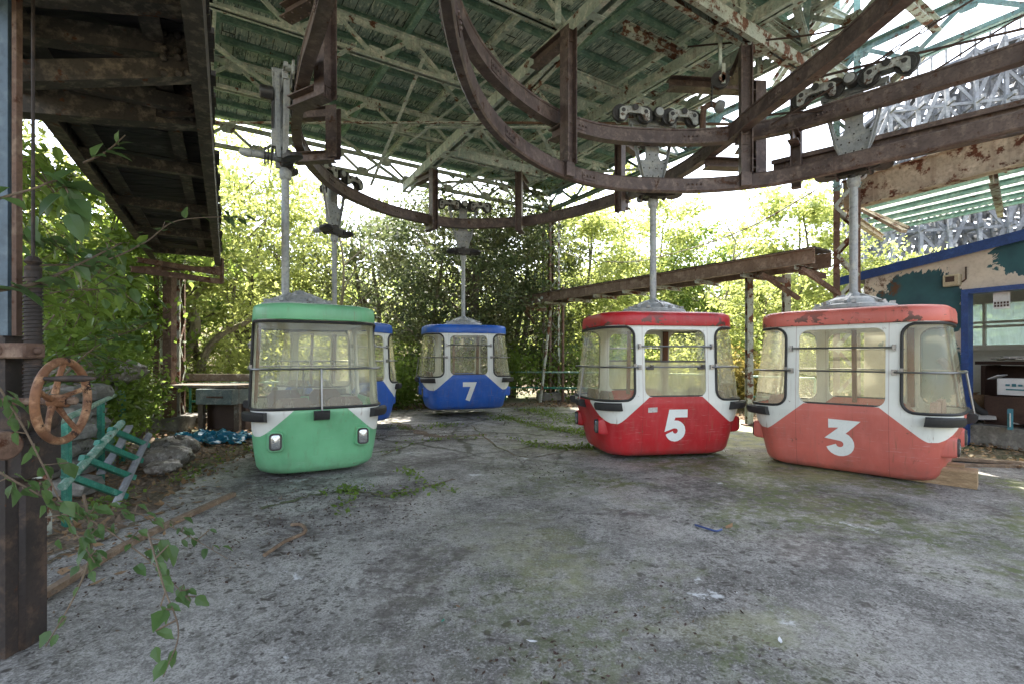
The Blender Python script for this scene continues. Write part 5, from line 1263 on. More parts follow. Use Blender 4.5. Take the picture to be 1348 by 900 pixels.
# work table
tbx = thing('work_table', 'weathered wooden work table with a teal drawer left of the green car', 'table', (-6.0, 9.6, 0))
def TP(x, y, z): return Vector((-6.1, 9.6, 0)) + Vector((x, y - .12*x, z))
b = MB(); b.beam(TP(-1.0, 0, .86), TP(1.1, 0, .86), .75, .05); b.build('table_top', M['table'], tbx)
b = MB(); b.beam(TP(-.75, .3, 1.0), TP(1.1, .3, 1.0), .05, .14); b.build('back_board', M['table'], tbx)
for x in (-.92, .28, 1.0):
    for y in (-.3, .3): b = MB(); b.beam(TP(x, y, 0), TP(x, y, .84), .09, .09, (0, 1, 0)); b.build('leg', M['table'], tbx)
b = MB(); b.beam(TP(.34, -.28, .68), TP(1.05, -.28, .68), .5, .28); dr = b.build('drawer', M['drawer'], tbx, bevel=.008)
b = MB(); b.beam(TP(.55, -.55, .68), TP(.85, -.55, .68), .03, .03); b.build('handle', M['brown_rust'], dr)
b = MB(); b.beam(TP(.32, .1, .28), TP(1.1, .1, .28), .5, .5); b.build('dark_cabinet', M['desk'], tbx)
b = MB(); b.beam(TP(-.9, .25, .12), TP(.3, .25, .16), .05, .12); b.build('foot_rail', M['table'], tbx)
# ------------------------------------------------------------ far green railings
def railing(pts, h, label, mat='pipe_pale'):
    t_ = thing('pipe_railing', label, 'railing', (pts[0][0], pts[0][1], 0))
    for z in (h, h*.5):
        b = MB(); b.tube([Vector((x, y, z)) for x, y in pts], .026, 8); b.build('pipe', M['pipe_pale' if z == h else 'pipe_green'], t_)
    for i in range(len(pts) - 1):
        n_ = max(1, int((Vector(pts[i+1]) - Vector(pts[i])).length / 1.6))
        for k in range(n_ + 1):
            p = Vector(pts[i]).lerp(Vector(pts[i+1]), k/n_); b = MB(); b.tube([(p.x, p.y, 0), (p.x, p.y, h)], .026, 8); b.build('post', M['pipe_green'], t_)
railing([(-7.3, 11.2), (-4.2, 12.6)], .8, 'far sea green pipe railing behind the work table')
railing([(-.2, 15.3), (2.9, 14.7), (5.3, 12.6)], .95, 'far sea green pipe railing beyond the concrete between the blue and red cars')
railing([(5.6, 11.8), (6.5, 10.6)], .95, 'short far railing seen between the red and coral cars')
# ------------------------------------------------------------ ground
def hz_(x, y):
    d = math.hypot(x - 0, y - 4); z = -.02
    if d > 19: z += min(11, (d - 19)*.16 + .012*max(0, d - 30)**1.4)
    if y > 16: z += .0
    return z
rows = []; rr = [0, 3, 6, 9, 12, 15, 17, 19, 21, 24, 28, 33, 40, 50, 65, 90, 140, 220]
for r_ in rr:
    rows.append([Vector((r_*math.cos(a), 4 + r_*math.sin(a), hz_(r_*math.cos(a), 4 + r_*math.sin(a)) + (0 if r_ < 12 else .15*math.sin(a*9 + r_)))) for a in np.linspace(0, 2*math.pi, 72, endpoint=False)])
b = MB(); b.grid(rows[1:], True); b.add(rows[1], [tuple(range(72))]); structure(b.build('ground', M['soil'], None))
# concrete yard as one sheet with a broken edge
edge = [(-3.0, -4), (-3.1, 1.5), (-3.05, 3.4), (-3.4, 4.6), (-3.7, 5.6), (-3.9, 7.2), (-4.5, 8.6), (-5.0, 10), (-4.6, 11.5), (-3.4, 13.0), (-1.5, 13.9), (.5, 14.2), (2.2, 13.6), (3.6, 12.4), (5.1, 11.0), (6.0, 9.9), (6.1, 8.3), (6.0, 7.2), (6.6, 6.2), (7.6, 5.6), (9.5, 5.2), (9.5, -4)]
ep = []
for i in range(len(edge)):
    p, q = Vector(edge[i]), Vector(edge[(i+1) % len(edge)]); n_ = max(1, int((q-p).length/.12))
    for k in range(n_):
        v = p.lerp(q, k/n_); j = .0 if i in (0, len(edge)-1, len(edge)-2) else 1
        ep.append((v.x + j*(.10*math.sin(v.y*3.1 + v.x*2) + .05*math.sin(v.y*11 + v.x*7) + random.uniform(-.03, .03)), v.y + j*(.08*math.sin(v.x*4.3) + random.uniform(-.03, .03))))
tri = geometry.tessellate_polygon([[Vector((x, y, 0)) for x, y in ep]])
b = MB(); k = len(ep); b.add([(x, y, .012) for x, y in ep], [tuple(t) for t in tri]); b.add([(x, y, .012) for x, y in ep] + [(x, y, -.1) for x, y in ep], [(i, k+i, k+(i+1) % k, (i+1) % k) for i in range(k)])
yard = b.build('concrete_yard', M['concrete'], None); structure(yard)
for p in yard.data.polygons:
    pass
# ------------------------------------------------------------ leaves
def leaves(C, size, tilt=.8, aspect=.5, up=.35, bend=.0, seed=0):
    """diamond leaves (one quad each) at centres C"""
    g = np.random.default_rng(seed + 5); n = len(C)
    d = g.normal(size=(n, 3)); d[:, 2] *= tilt; d /= np.linalg.norm(d, axis=1, keepdims=True)
    nn = g.normal(size=(n, 3)); nn[:, 2] = np.abs(nn[:, 2]) + up
    s = np.cross(d, nn); s /= np.linalg.norm(s, axis=1, keepdims=True) + 1e-9
    L = size * g.uniform(.45, 1.65, (n, 1)); w = L * aspect
    V = np.empty((n, 4, 3)); V[:, 0] = C - d*L*.5; V[:, 1] = C + s*w*.5 - d*L*.03; V[:, 2] = C + d*L*.5; V[:, 3] = C - s*w*.5 - d*L*.03
    return V.reshape(-1, 3), np.arange(n*4).reshape(-1, 4)
def clump_pts(centres, n, sig, g, flat=.75):
    idx = g.integers(0, len(centres), n); sg = np.asarray(sig)[idx] if hasattr(sig, '__len__') else sig
    off = g.normal(size=(n, 3)) * (sg[:, None] if hasattr(sg, '__len__') else sg); off[:, 2] *= flat
    return np.asarray(centres)[idx] + off

def tree(name, base, h, r, label, leafm, n, size, trunk_r=.12, lean=(0, 0), crown_lo=.3, seed=0, stems=1, up_arch=.5, cat='tree', group=None, cl=None, flat=.6, sig=.215, aspect=.5):
    g = np.random.default_rng(seed*31 + 3); rd = random.Random(seed*17 + 1)
    t_ = thing(name, label, cat, base, group=group); bx = Vector(base); tb_ = MB(); tips = []
    for s in range(stems):
        a0 = rd.uniform(0, 6.3); spread = (.35 if stems > 1 else .12)*r
        top = bx + Vector((lean[0] + spread*math.cos(a0 + s*2.1), lean[1] + spread*math.sin(a0 + s*2.1), h*rd.uniform(.72, .9)))
        mids = [bx + Vector((.15*s*math.cos(a0 + s*2), .15*s*math.sin(a0 + s*2), -.1))]
        for k in (1, 2, 3, 4):
            t = k/4; p = bx.lerp(top, t) + Vector((rd.uniform(-1, 1)*.07*h*.3, rd.uniform(-1, 1)*.07*h*.3, 0)); mids.append(p)
        sp = spline(mids, 4); m = len(sp); rad = [trunk_r*(1 - .82*i/(m-1)) for i in range(m)]
        tb_.tube(sp, rad, 8); tips.append(sp[-1])
        nb_ = int(9 + h)
        for k in range(nb_):
            t = crown_lo*.75 + (1 - crown_lo*.75)*(k + rd.random())/nb_; t = min(t, .97); i = int(t*(m-1)); p = sp[i]
            a = k*2.4 + rd.uniform(-.5, .5) + a0; Ln = r*rd.uniform(.55, 1.05)*(math.sin(math.pi*min(1, .25 + .72*(1-t)))**.6)
            q = p + Vector((math.cos(a)*Ln, math.sin(a)*Ln, Ln*up_arch*rd.uniform(.3, 1.2)))
            mid = p.lerp(q, .5) + Vector((0, 0, Ln*.14)); bp_ = spline([p, mid, q], 3); rr_ = rad[i]*.45
            tb_.tube(bp_, [max(.006, rr_*(1 - .85*j/(len(bp_)-1))) for j in range(len(bp_))], 5, cap=False); tips += [bp_[-1], bp_[-3], bp_[-2]]
            for kk in range(3):
                a2 = a + rd.uniform(-1.2, 1.2); p2 = bp_[rd.randint(2, len(bp_)-2)]; L2 = Ln*rd.uniform(.25, .5)
                q2 = p2 + Vector((math.cos(a2)*L2, math.sin(a2)*L2, L2*rd.uniform(.0, .9))); tb_.tube([p2, p2.lerp(q2, .5) + Vector((0, 0, .04)), q2], [max(.005, rr_*.35), .007, .004], 4, cap=False); tips += [q2, p2.lerp(q2, .6)]
    tb_.build('trunk', M['bark'], t_)
    T = np.array([tuple(t) for t in tips])
    # extra clump centres through the crown's volume
    m_ = cl if cl is not None else int(len(tips)*.5)
    if m_ > 0:
        e = g.normal(size=(m_, 3)); e /= np.linalg.norm(e, axis=1, keepdims=True); e *= g.uniform(.35, 1.0, (m_, 1))**.5
        cc = np.array([bx.x + lean[0]*.6, bx.y + lean[1]*.6, bx.z + h*(crown_lo + 1)/2]); T = np.vstack([T, cc + e*np.array([r*.92, r*.92, h*(1 - crown_lo)/2])])
    wts = g.uniform(.6, 1.5, len(T))*sig*(r/2.2)**.5
    C = clump_pts(T, n, wts, g, flat); C = C[C[:, 2] > bx.z + .05]
    V, Fq = leaves(C, size, seed=seed, aspect=aspect)
    mesh_np('crown', V, Fq, M[leafm], t_)
    return t_
def px(p, D): return (p - 674)/F*D
TR = 'trees standing behind the yard'
spec = [
 # name, px, D, h, r, label, leaf, n, size, trunk, crown_lo, stems
 ('broadleaf_tree', 590, 16.0, 7.4, 3.1, 'dark olive spreading tree with arching limbs behind the blue car 7', 'leaf_dark', 32000, .125, .13, .16, 4),
 ('broadleaf_tree', 500, 18.5, 7.2, 2.7, 'dark olive tree with a lower crown above the blue car behind the green one', 'leaf_dark', 20000, .13, .12, .10, 3),
 ('broadleaf_tree', 672, 18.0, 7.6, 2.5, 'dark green many stemmed tree just left of the far laced column', 'leaf_dark', 19000, .125, .12, .15, 3),
 ('broadleaf_tree', 395, 17.0, 7.2, 2.3, 'open yellow green tree with bare pale stems just right of the green car hanger', 'leaf_yellow', 8000, .13, .09, .2, 3),
 ('broadleaf_tree', 318, 15.5, 9.0, 2.5, 'bright yellow green tree between the left walkway end and the green car', 'leaf_yellow', 17000, .14, .10, .2, 3),
 ('broadleaf_tree', 258, 12.8, 7.0, 1.9, 'pale trunked tree with a crooked limb above the work table', 'leaf_yellow', 7000, .12, .12, .35, 1),
 ('broadleaf_tree', 120, 11.5, 5.6, 2.0, 'leafy green tree under the left walkway, right of the stone wall', 'leaf_mid', 12000, .15, .08, .12, 2),
 ('broadleaf_tree', 70, 8.6, 5.2, 1.7, 'bright green tree behind the stone wall at left', 'leaf_mid', 13000, .13, .07, .1, 2),
 ('broadleaf_tree', -30, 9.5, 6.5, 2.2, 'green tree cut by the left edge of the picture', 'leaf_yellow', 12000, .12, .08, .1, 2),
 ('broadleaf_tree', 770, 19.5, 8.6, 2.6, 'golden green tree just right of the far laced column', 'leaf_yellow', 17000, .15, .10, .1, 2),
 ('broadleaf_tree', 850, 21.0, 8.1, 2.8, 'pale green tree behind the red car hanger', 'leaf_yellow', 18000, .15, .10, .05, 2),
 ('broadleaf_tree', 945, 20.0, 7.0, 2.3, 'bright green tree between the red and coral cars', 'leaf_mid', 14000, .14, .10, .05, 2),
 ('broadleaf_tree', 1045, 16.0, 7.9, 2.1, 'tall bright green tree left of the big teal column', 'leaf_yellow', 15000, .14, .10, .08, 2),
 ('broadleaf_tree', 1000, 13.8, 4.2, 1.4, 'young bright green tree low behind the coral car roof', 'leaf_yellow', 7000, .11, .06, .05, 2),
 ('broadleaf_tree', 1150, 14.5, 5.0, 1.2, 'small fresh green tree over the hut roof beside the big column', 'leaf_yellow', 6000, .11, .06, .1, 2),
]
for i, (nm, p, D, h, r, lb, lm, n, sz, tr_, lo, stn) in enumerate(spec):
    tree(nm, (px(p, D), D, -.02), h, r, lb, lm, n, sz, tr_, (random.uniform(-.5, .5), random.uniform(-.3, .3)), lo, seed=i+1, stems=stn, group=None)
for i, (p, D, zb, h, r, lb) in enumerate(((1217, 17, 2.0, 4.5, .45, 'slim upright sapling over the hut roof, left of its neighbour'), (1247, 17.5, 2.2, 4.9, .38, 'slim upright sapling over the hut roof, right of its neighbour'), (1196, 17, 1.8, 3.0, .3, 'shortest slim sapling just showing over the hut roof'), (1352, 14, 2.0, 4.0, .5, 'leafy sapling at the right edge above the hut roof'))):
    tree('sapling', (px(p, D), D, 0), h + .4, r, lb, 'leaf_yellow', 2600, .10, .03, (0, 0), .2, seed=40+i, stems=1, sig=.16, cl=40)
# bushes and undergrowth round the yard
def bush(c, r, h, n, size, leafm, label, seed, cat='bush'):
    g = np.random.default_rng(seed); t_ = thing('bush', label, cat, (c[0], c[1], 0)); b = MB()
    cs = []
    for k in range(14):
        a = g.uniform(0, 6.3); q = Vector((c[0] + math.cos(a)*r*g.uniform(.2, .9), c[1] + math.sin(a)*r*g.uniform(.2, .9), h*g.uniform(.3, 1))); b.tube([(c[0], c[1], -.05), (c[0]*.5 + q.x*.5, c[1]*.5 + q.y*.5, q.z*.6), tuple(q)], [.02, .012, .005], 5, cap=False); cs += [tuple(q), tuple(Vector((c[0], c[1], 0)).lerp(q, .65))]
    b.build('stem', M['twig'], t_); C = clump_pts(np.array(cs), n, r*.28, g, .8); C = C[C[:, 2] > .01]; V, Fq = leaves(C, size, seed=seed); mesh_np('foliage', V, Fq, M[leafm], t_)
bs = [(560, 14.9, 1.5, 1.5, 5000, .10, 'leaf_mid', 'green bush behind the blue car 7 on its left'), (655, 15.6, 1.3, 1.8, 5000, .10, 'leaf_mid', 'green bush behind the railing right of the blue car 7'),
 (520, 13.6, 1.0, 1.3, 4200, .09, 'leaf_mid', 'low bush between the two blue cars'), (800, 16.2, 1.8, 1.7, 6000, .11, 'leaf_mid', 'green bush behind the left end of the red car'), (905, 15.6, 1.8, 1.8, 6000, .11, 'leaf_yellow', 'bright bush seen through the red car windows'),
 (985, 13.0, 1.0, 1.4, 4000, .10, 'leaf_gold', 'golden bush in the gap between the red and coral cars'), (1080, 14.2, 1.4, 2.2, 5000, .11, 'leaf_yellow', 'bright bush behind the coral car roof'),
 (250, 11.9, .9, 1.1, 3800, .09, 'leaf_yellow', 'thin yellow bush behind the work table'), (330, 13.2, 1.6, 1.8, 5500, .10, 'leaf_yellow', 'yellow green bush left of the green car'), (430, 14.5, 1.7, 2.0, 6000, .11, 'leaf_yellow', 'yellow green bush seen through the green car windows'),
 (145, 7.2, .7, 1.6, 4200, .075, 'leaf_mid', 'leafy bush spilling over the stone wall'), (110, 5.9, .5, 1.5, 2200, .07, 'leaf_mid', 'small bush growing behind the handwheel'), (40, 6.0, .9, 2.4, 5200, .085, 'leaf_mid', 'tall bush against the left post'), (172, 8.8, .5, 1.0, 1600, .08, 'leaf_mid', 'bush at the foot of the left laced column'),
 (725, 17.2, 1.4, 2.6, 5000, .11, 'leaf_dark', 'dark bush wrapped round the far laced column')]
for i, (p, D, r, h, n, sz, lm, lb) in enumerate(bs): bush((px(p, D), D), r, h, n, sz, lm, lb, 100 + i)
# far wood: hillside of trees reading as one mass
g = np.random.default_rng(77); cen = []; sg = []
for i in range(620):
    a = g.uniform(R(38), R(142)); d = g.uniform(21, 44); x, y = d*math.cos(a), 4 + d*math.sin(a)
    z = hz_(x, y) + g.uniform(.6, 5.2)
    if x > 11 and y < 34: z = hz_(x, y) + g.uniform(.3, 1.6)
    if (470 - (z - CAMZ)*F/y) < 285: z = CAMZ + (470 - g.uniform(285, 340))*y/F
    cen.append((x, y, z)); sg.append(g.uniform(.5, 1.0))
C = clump_pts(np.array(cen), 105000, np.array(sg), g, .9); V, Fq = leaves(C, .26, seed=9); o = mesh_np('far_wood', V, Fq, [M['leaf_yellow'], M['leaf_mid']], mats_idx=(np.arange(len(C)) % 5 == 0).astype(int)); tag(o, 'sunlit wooded hillside closing the view behind the yard', 'woodland', kind='stuff')
b = MB(); rd = random.Random(4)
for i in range(70):
    a = rd.uniform(R(42), R(138)); d = rd.uniform(18, 27); x, y = d*math.cos(a), 4 + d*math.sin(a)
    if x > 9: continue
    z = hz_(x, y); hh = rd.uniform(3.5, 6); b.tube(spline([(x, y, z - .2), (x + rd.uniform(-.5, .5), y, z + hh*.5), (x + rd.uniform(-1.2, 1.2), y, z + hh)], 4), [rd.uniform(.05, .1)*(1 - .08*k) for k in range(9)], 6, cap=False)
o = b.build('far_wood_stems', M['bark'], None); tag(o, 'thin bare stems among the wood behind the yard', 'tree stems', kind='stuff')
cr = thing('leaning_tree', 'bare pale leaning trunk with a crooked limb behind the work table', 'tree', (px(246, 12.4), 12.4, 0))
b = MB(); P0 = [W(246, 545, 12.4), W(238, 480, 12.4), W(258, 430, 12.5), W(246, 380, 12.5), W(262, 330, 12.5), W(250, 270, 12.6)]
b.tube(spline(P0, 5), [.16*(1 - .026*i) for i in range(26)], 9)
b.tube(spline([W(262, 520, 12.3), W(268, 470, 12.2), W(292, 440, 12.1), W(325, 424, 12.0), W(348, 400, 12.0)], 5), [.12*(1 - .035*i) for i in range(21)], 8)
b.tube(spline([W(250, 400, 12.5), W(275, 370, 12.3), W(290, 330, 12.2)], 5), [.07*(1 - .07*i) for i in range(11)], 7)
b.build('trunk', M['bark_pale'], cr)
gg = np.random.default_rng(3); C = clump_pts(np.array([tuple(W(*q)) for q in ((348, 398, 12), (290, 328, 12.2), (255, 290, 12.5), (322, 415, 12), (272, 365, 12.3))]), 900, .28, gg, .8); V, Fq = leaves(C, .12, seed=44); mesh_np('crown', V, Fq, M['leaf_yellow'], cr)
for (p, D, h, lb) in ((300, 14.2, 6.5, 'slim pale bare stem left of the green car hanger'), (452, 15.2, 6, 'slim bare stem just right of the green car'), (640, 15.4, 6.5, 'dark slanting stem right of the blue car 7 hanger'), (560, 15.0, 6.2, 'slanting pale stem left of the blue car 7 hanger'), (930, 16.0, 5.5, 'thin bare stem right of the red car hanger')):
    t_ = thing('bare_sapling', lb, 'tree', (px(p, D), D, 0)); b = MB(); x = px(p, D); rd = random.Random(p); l = rd.uniform(-1.2, 1.2)
    sp = spline([(x, D, -.1), (x + l*.3, D, h*.35), (x + l*.5 + .2, D, h*.7), (x + l, D + .2, h)], 5); b.tube(sp, [.075*(1 - .055*i) for i in range(len(sp))], 7)
    for k in range(6):
        q = sp[4 + k*2]; a = rd.uniform(-1.3, 1.3); L = rd.uniform(.7, 1.5); b.tube([q, q + Vector((a*L*.5, rd.uniform(-.3, .3), L*.5)), q + Vector((a*L, rd.uniform(-.4, .4), L*1.1))], [.03, .018, .006], 5, cap=False)
    b.build('trunk', M['bark_pale'] if p != 640 else M['bark'], t_)
# ------------------------------------------------------------ leaf litter and weeds
def litter(name, area, n, size, mat, label, seed, zr=(.02, .05), cat='fallen leaves', idxs=None):
    g = np.random.default_rng(seed); C = np.zeros((0, 3))
    while len(C) < n:
        x, y = g.uniform(area[0], area[1], n*3), g.uniform(area[2], area[3], n*3); k = area[4](x, y, g)
        C = np.vstack([C, np.stack([x[k], y[k], g.uniform(zr[0], zr[1], k.sum())], 1)])
    C = C[:n]; d = g.normal(size=(n, 3)); d[:, 2] *= .25; d /= np.linalg.norm(d, axis=1, keepdims=True); up = np.array([0, 0, 1.0]) + g.normal(size=(n, 3))*.35; s = np.cross(d, up); s /= np.linalg.norm(s, axis=1, keepdims=True)
    L = size*g.uniform(.5, 1.4, (n, 1)); w = L*.5; V = np.empty((n, 4, 3)); V[:, 0] = C - d*L*.5; V[:, 1] = C + s*w*.5; V[:, 2] = C + d*L*.5 + np.array([0, 0, .3])*L*.3; V[:, 3] = C - s*w*.5
    mm = mat if isinstance(mat, list) else [mat]; o = mesh_np(name, V.reshape(-1, 3), np.arange(n*4).reshape(-1, 4), mm, mats_idx=g.integers(0, len(mm), n)); tag(o, label, cat, kind='stuff')
def near_edge(x, y, w=.6):
    e = np.array(edge, dtype=float); best = np.full(np.shape(x), 9.0)
    for i in range(len(e) - 1):
        p, q = e[i], e[i+1]; d = q - p; t = np.clip(((x - p[0])*d[0] + (y - p[1])*d[1])/np.dot(d, d), 0, 1); best = np.minimum(best, np.hypot(x - p[0] - d[0]*t, y - p[1] - d[1]*t))
    return best
def inside(x, y):
    c = np.zeros(np.shape(x), bool); j = len(edge) - 1
    for i in range(len(edge)):
        if edge[i][1] != edge[j][1]: c ^= ((edge[i][1] > y) != (edge[j][1] > y)) & (x < (edge[j][0] - edge[i][0])*(y - edge[i][1])/(edge[j][1] - edge[i][1]) + edge[i][0])
        j = i
    return c
litter('fallen_leaves', (-7.5, 8.5, 2.5, 16.5, lambda x, y, g: (~inside(x, y) & (near_edge(x, y) < 2.2)) | (near_edge(x, y) < np.abs(g.normal(size=len(x)))*.3)), 15000, .075, [M['leaf_dry'], M['leaf_dry'], M['twig']], 'brown fallen leaves drifted round the edge of the concrete', 5)
litter('leaf_scraps', (-3.2, 7.5, 1.5, 12, lambda x, y, g: inside(x, y) & (np.sin(x*1.9 + 2*np.sin(y*1.1)) + np.sin(y*1.4 - x*.7) - .4*x - .15*y + g.normal(size=len(x))*.8 > .7)), 5200, .024, [M['desk'], M['desk'], M['desk'], M['twig']], 'dark leaf scraps scattered thinly on the concrete', 6, (.016, .02), 'leaf scraps')
def crackline(pts, n, sp, g):
    P = spline([(x, y, 0) for x, y in pts], 8); out = []; hot = g.integers(0, len(P) - 1, 7)
    for _ in range(n):
        k = int(np.clip(hot[g.integers(0, 7)] + g.normal()*1.2, 0, len(P) - 2)) if g.random() < .8 else g.integers(0, len(P) - 1); t = g.random(); v = P[k].lerp(P[k+1], t); out.append((v.x + g.normal()*sp, v.y + g.normal()*sp*.6, .02 + abs(g.normal())*.035))
    return out
def gp2(p, y): v = G(p, y, 0); return (v.x, v.y)
g = np.random.default_rng(8); cc = []
for pts, n, sp in (([gp2(415, 655), gp2(470, 648), gp2(520, 655), gp2(585, 640)], 200, .06), ([gp2(445, 690), gp2(460, 660), gp2(455, 640)], 70, .05), ([gp2(505, 600), gp2(560, 582), gp2(640, 578), gp2(700, 582)], 170, .06), ([gp2(655, 548), gp2(700, 560), gp2(760, 570), gp2(790, 575)], 1700, .2),
                   ([gp2(690, 585), gp2(740, 592), gp2(775, 590)], 420, .1), ([gp2(700, 540), gp2(740, 552), gp2(768, 560)], 1100, .24), ([gp2(500, 560), gp2(540, 566), gp2(600, 560)], 260, .1), ([gp2(530, 620), gp2(560, 640), gp2(600, 650)], 120, .05), ([gp2(230, 640), gp2(300, 600), gp2(345, 590)], 260, .12), ([gp2(170, 650), gp2(140, 668), gp2(110, 690)], 200, .1)):
    cc += crackline(pts, n, sp, g)
V, Fq = leaves(np.array(cc), .042, seed=12, up=1.5, tilt=.5, aspect=.6); o = mesh_np('crack_weeds', V, Fq, M['leaf_mid']); tag(o, 'small green weeds sprouting along the cracks in the concrete', 'weeds', kind='stuff')
# dark earth patches filling the cracks
b = MB()
for pts, w in (([gp2(345, 672), gp2(415, 652), gp2(470, 648), gp2(520, 652), gp2(600, 632)], .035), ([gp2(500, 600), gp2(560, 582), gp2(640, 578), gp2(715, 584)], .03), ([gp2(520, 555), gp2(560, 572), gp2(600, 575), gp2(640, 572)], .12), ([gp2(655, 546), gp2(710, 562), gp2(790, 577)], .05), ([gp2(620, 560), gp2(680, 600), gp2(770, 590)], .02), ([gp2(240, 665), gp2(180, 690), gp2(60, 745)], .025)):
    P = spline([(x, y, .0165) for x, y in pts], 10); rd = random.Random(len(pts)); m = len(P); L_, R_ = [], []
    for i, p in enumerate(P):
        d = (P[min(i+1, m-1)] - P[max(i-1, 0)]).normalized(); n_ = Vector((-d.y, d.x, 0)); ww = w*rd.uniform(.3, 1.3); j = n_*rd.uniform(-.04, .04); L_.append(p + j + n_*ww); R_.append(p + j - n_*ww)
    b.grid([L_, R_], smooth=False)
o = b.build('crack_soil', M['soil'], None); o['kind'] = 'stuff'; tag(o, 'dark earth filling the broken joints of the concrete', 'soil')
# single loose leaves and bits that the picture shows
def loose(name, p, s, mat, label, cat='leaf'):
    c = Vector(p); b = MB(); a = random.random()*6; e = Vector((math.cos(a), math.sin(a), .12)); f = Vector((-math.sin(a), math.cos(a), .1))
    pts = [c - e*s, c - e*s*.4 + f*s*.45, c + e*s*.3 + f*s*.4, c + e*s + Vector((0, 0, s*.25)), c + e*s*.3 - f*s*.42, c - e*s*.4 - f*s*.4, c + Vector((0, 0, -.002))]
    b.add(pts, [(6, 0, 1), (6, 1, 2), (6, 2, 3), (6, 3, 4), (6, 4, 5), (6, 5, 0)]); o = b.build(name, M[mat], None, origin=tuple(c)); return tag(o, label, cat)
loose('dry_leaf', G(960, 692, .02), .05, 'card_brown', 'pale yellow dry leaf on the concrete in front of the red car')
loose('dry_leaf', G(160, 753, .05), .05, 'leaf_dry', 'orange brown dry leaf beside the batten at left')
loose('dry_leaf', G(590, 645, .04), .05, 'leaf_gold', 'small orange leaf at the end of the weedy crack')
loose('dark_clod', G(820, 670, .03), .045, 'desk', 'small dark clod on the concrete below the red car', 'clod')
st = MB(); st.tube(spline([G(915, 690, .02), G(928, 694, .03), G(942, 698, .02), G(950, 696, .02)], 5), .008, 6); o = st.build('blue_twine', M['blue_trim'], None, origin=tuple(G(915, 690, .02))); tag(o, 'short scrap of dark blue twine on the concrete', 'twine')
loose('paper_chip', G(603, 797, .02), .016, 'orange_rust', 'tiny reddish chip on the concrete below the middle', 'chip')
loose('paper_chip', G(700, 843, .02), .03, 'card_white', 'small white paint chip near the bottom middle', 'chip')
loose('paper_chip', G(583, 816, .02), .014, 'pipe_green', 'tiny green chip on the concrete near the reddish one', 'chip')
loose('paper_chip', G(1027, 842, .02), .022, 'card_white', 'pale scrap on the mossy concrete at lower right', 'chip')
# ------------------------------------------------------------ near vines at the left
def vine(name, pts, label, nleaf, size, seed, r=.006, leafm='leaf_near', spread=.05):
    t_ = thing(name, label, 'vine', tuple(pts[0])); P = spline(pts, 8); b = MB(); b.tube(P, [r*(1 - .6*i/len(P)) for i in range(len(P))], 6); rd = random.Random(seed); V = []; Fq = []
    bl = MB()
    for k in range(nleaf):
        i = rd.randint(1, len(P)-2); p = P[i]; d = (P[i+1] - P[i-1]).normalized(); o_ = Vector((rd.uniform(-1, 1), rd.uniform(-1, 1), rd.uniform(-.6, .9)))*spread*rd.uniform(.3, 1.4); q = p + o_
        if rd.random() < .5: b.tube([p, q], .0025, 4, cap=False)
        ax = (d + Vector((rd.uniform(-1, 1), rd.uniform(-1, 1), rd.uniform(-1.2, .3)))*.9).normalized(); up = Vector((rd.uniform(-.6, .6), rd.uniform(-.9, .2), 1)).normalized(); s_ = ax.cross(up).normalized(); nrm = s_.cross(ax); L = size*rd.uniform(.6, 1.25)
        rowc = []
        for t, w_ in ((0, .02), (.15, .22), (.4, .31), (.65, .24), (.85, .11), (1, .01)):
            c = q + ax*L*t - nrm*L*.22*t*t; w2 = w_*(1 + .18*math.sin(t*17 + k)); rowc.append([c + s_*w2*L + nrm*w2*L*.4, c, c - s_*w2*L + nrm*w2*L*.35])
        bl.grid(rowc)
    b.build('stem', M['twig'], t_); bl.build('foliage', M[leafm], t_)
vine('vine', [W(-20, 480, 1.9), W(30, 560, 1.95), W(70, 640, 2.0), W(100, 700, 2.0), W(125, 740, 2.0)], 'thin leafy vine hanging down from the left edge beside the post', 40, .06, 1, .0045)
vine('vine', [W(-20, 610, 1.8), W(60, 655, 1.9), W(130, 690, 2.0), W(200, 740, 2.0), W(250, 790, 1.9)], 'leafy trailing vine arching over the concrete at bottom left', 44, .06, 2, .0045)
vine('vine', [W(60, 680, 2.2), W(150, 670, 2.25), W(220, 690, 2.3), W(300, 735, 2.3)], 'long thin vine reaching right over the batten', 34, .045, 3, .0035)
vine('vine', [W(110, 650, 2.1), W(120, 720, 2.1), W(100, 780, 2.05), W(60, 850, 1.9)], 'vine dropping towards the bottom left corner', 18, .06, 4)
vine('vine', [W(195, 700, 1.5), W(215, 770, 1.35), W(235, 830, 1.25), W(215, 890, 1.15)], 'vine tip with the nearest large leaves at bottom left', 12, .055, 5, .003)
vine('vine', [W(-30, 270, 2.0), W(40, 250, 2.1), W(80, 240, 2.2), W(100, 285, 2.2)], 'dark leafed spray in front of the left post', 16, .12, 6)
vine('vine', [W(-20, 385, 2.0), W(50, 372, 2.3), W(110, 345, 2.8), W(160, 320, 3.2)], 'branch with pale leaves crossing the left post', 26, .11, 7, .010)
vine('vine', [W(40, 350, 2.6), W(130, 345, 3.0), W(190, 320, 3.3), W(230, 292, 3.6), W(290, 286, 3.8), W(330, 290, 4.0)], 'long thin twig reaching right in front of the walkway', 26, .09, 8, .006, spread=.05)
vine('vine', [W(110, 215, 3.0), W(140, 200, 3.0), W(165, 178, 3.0)], 'short pale twig with a hanging leaf under the walkway', 6, .13, 9, .007, spread=.02)
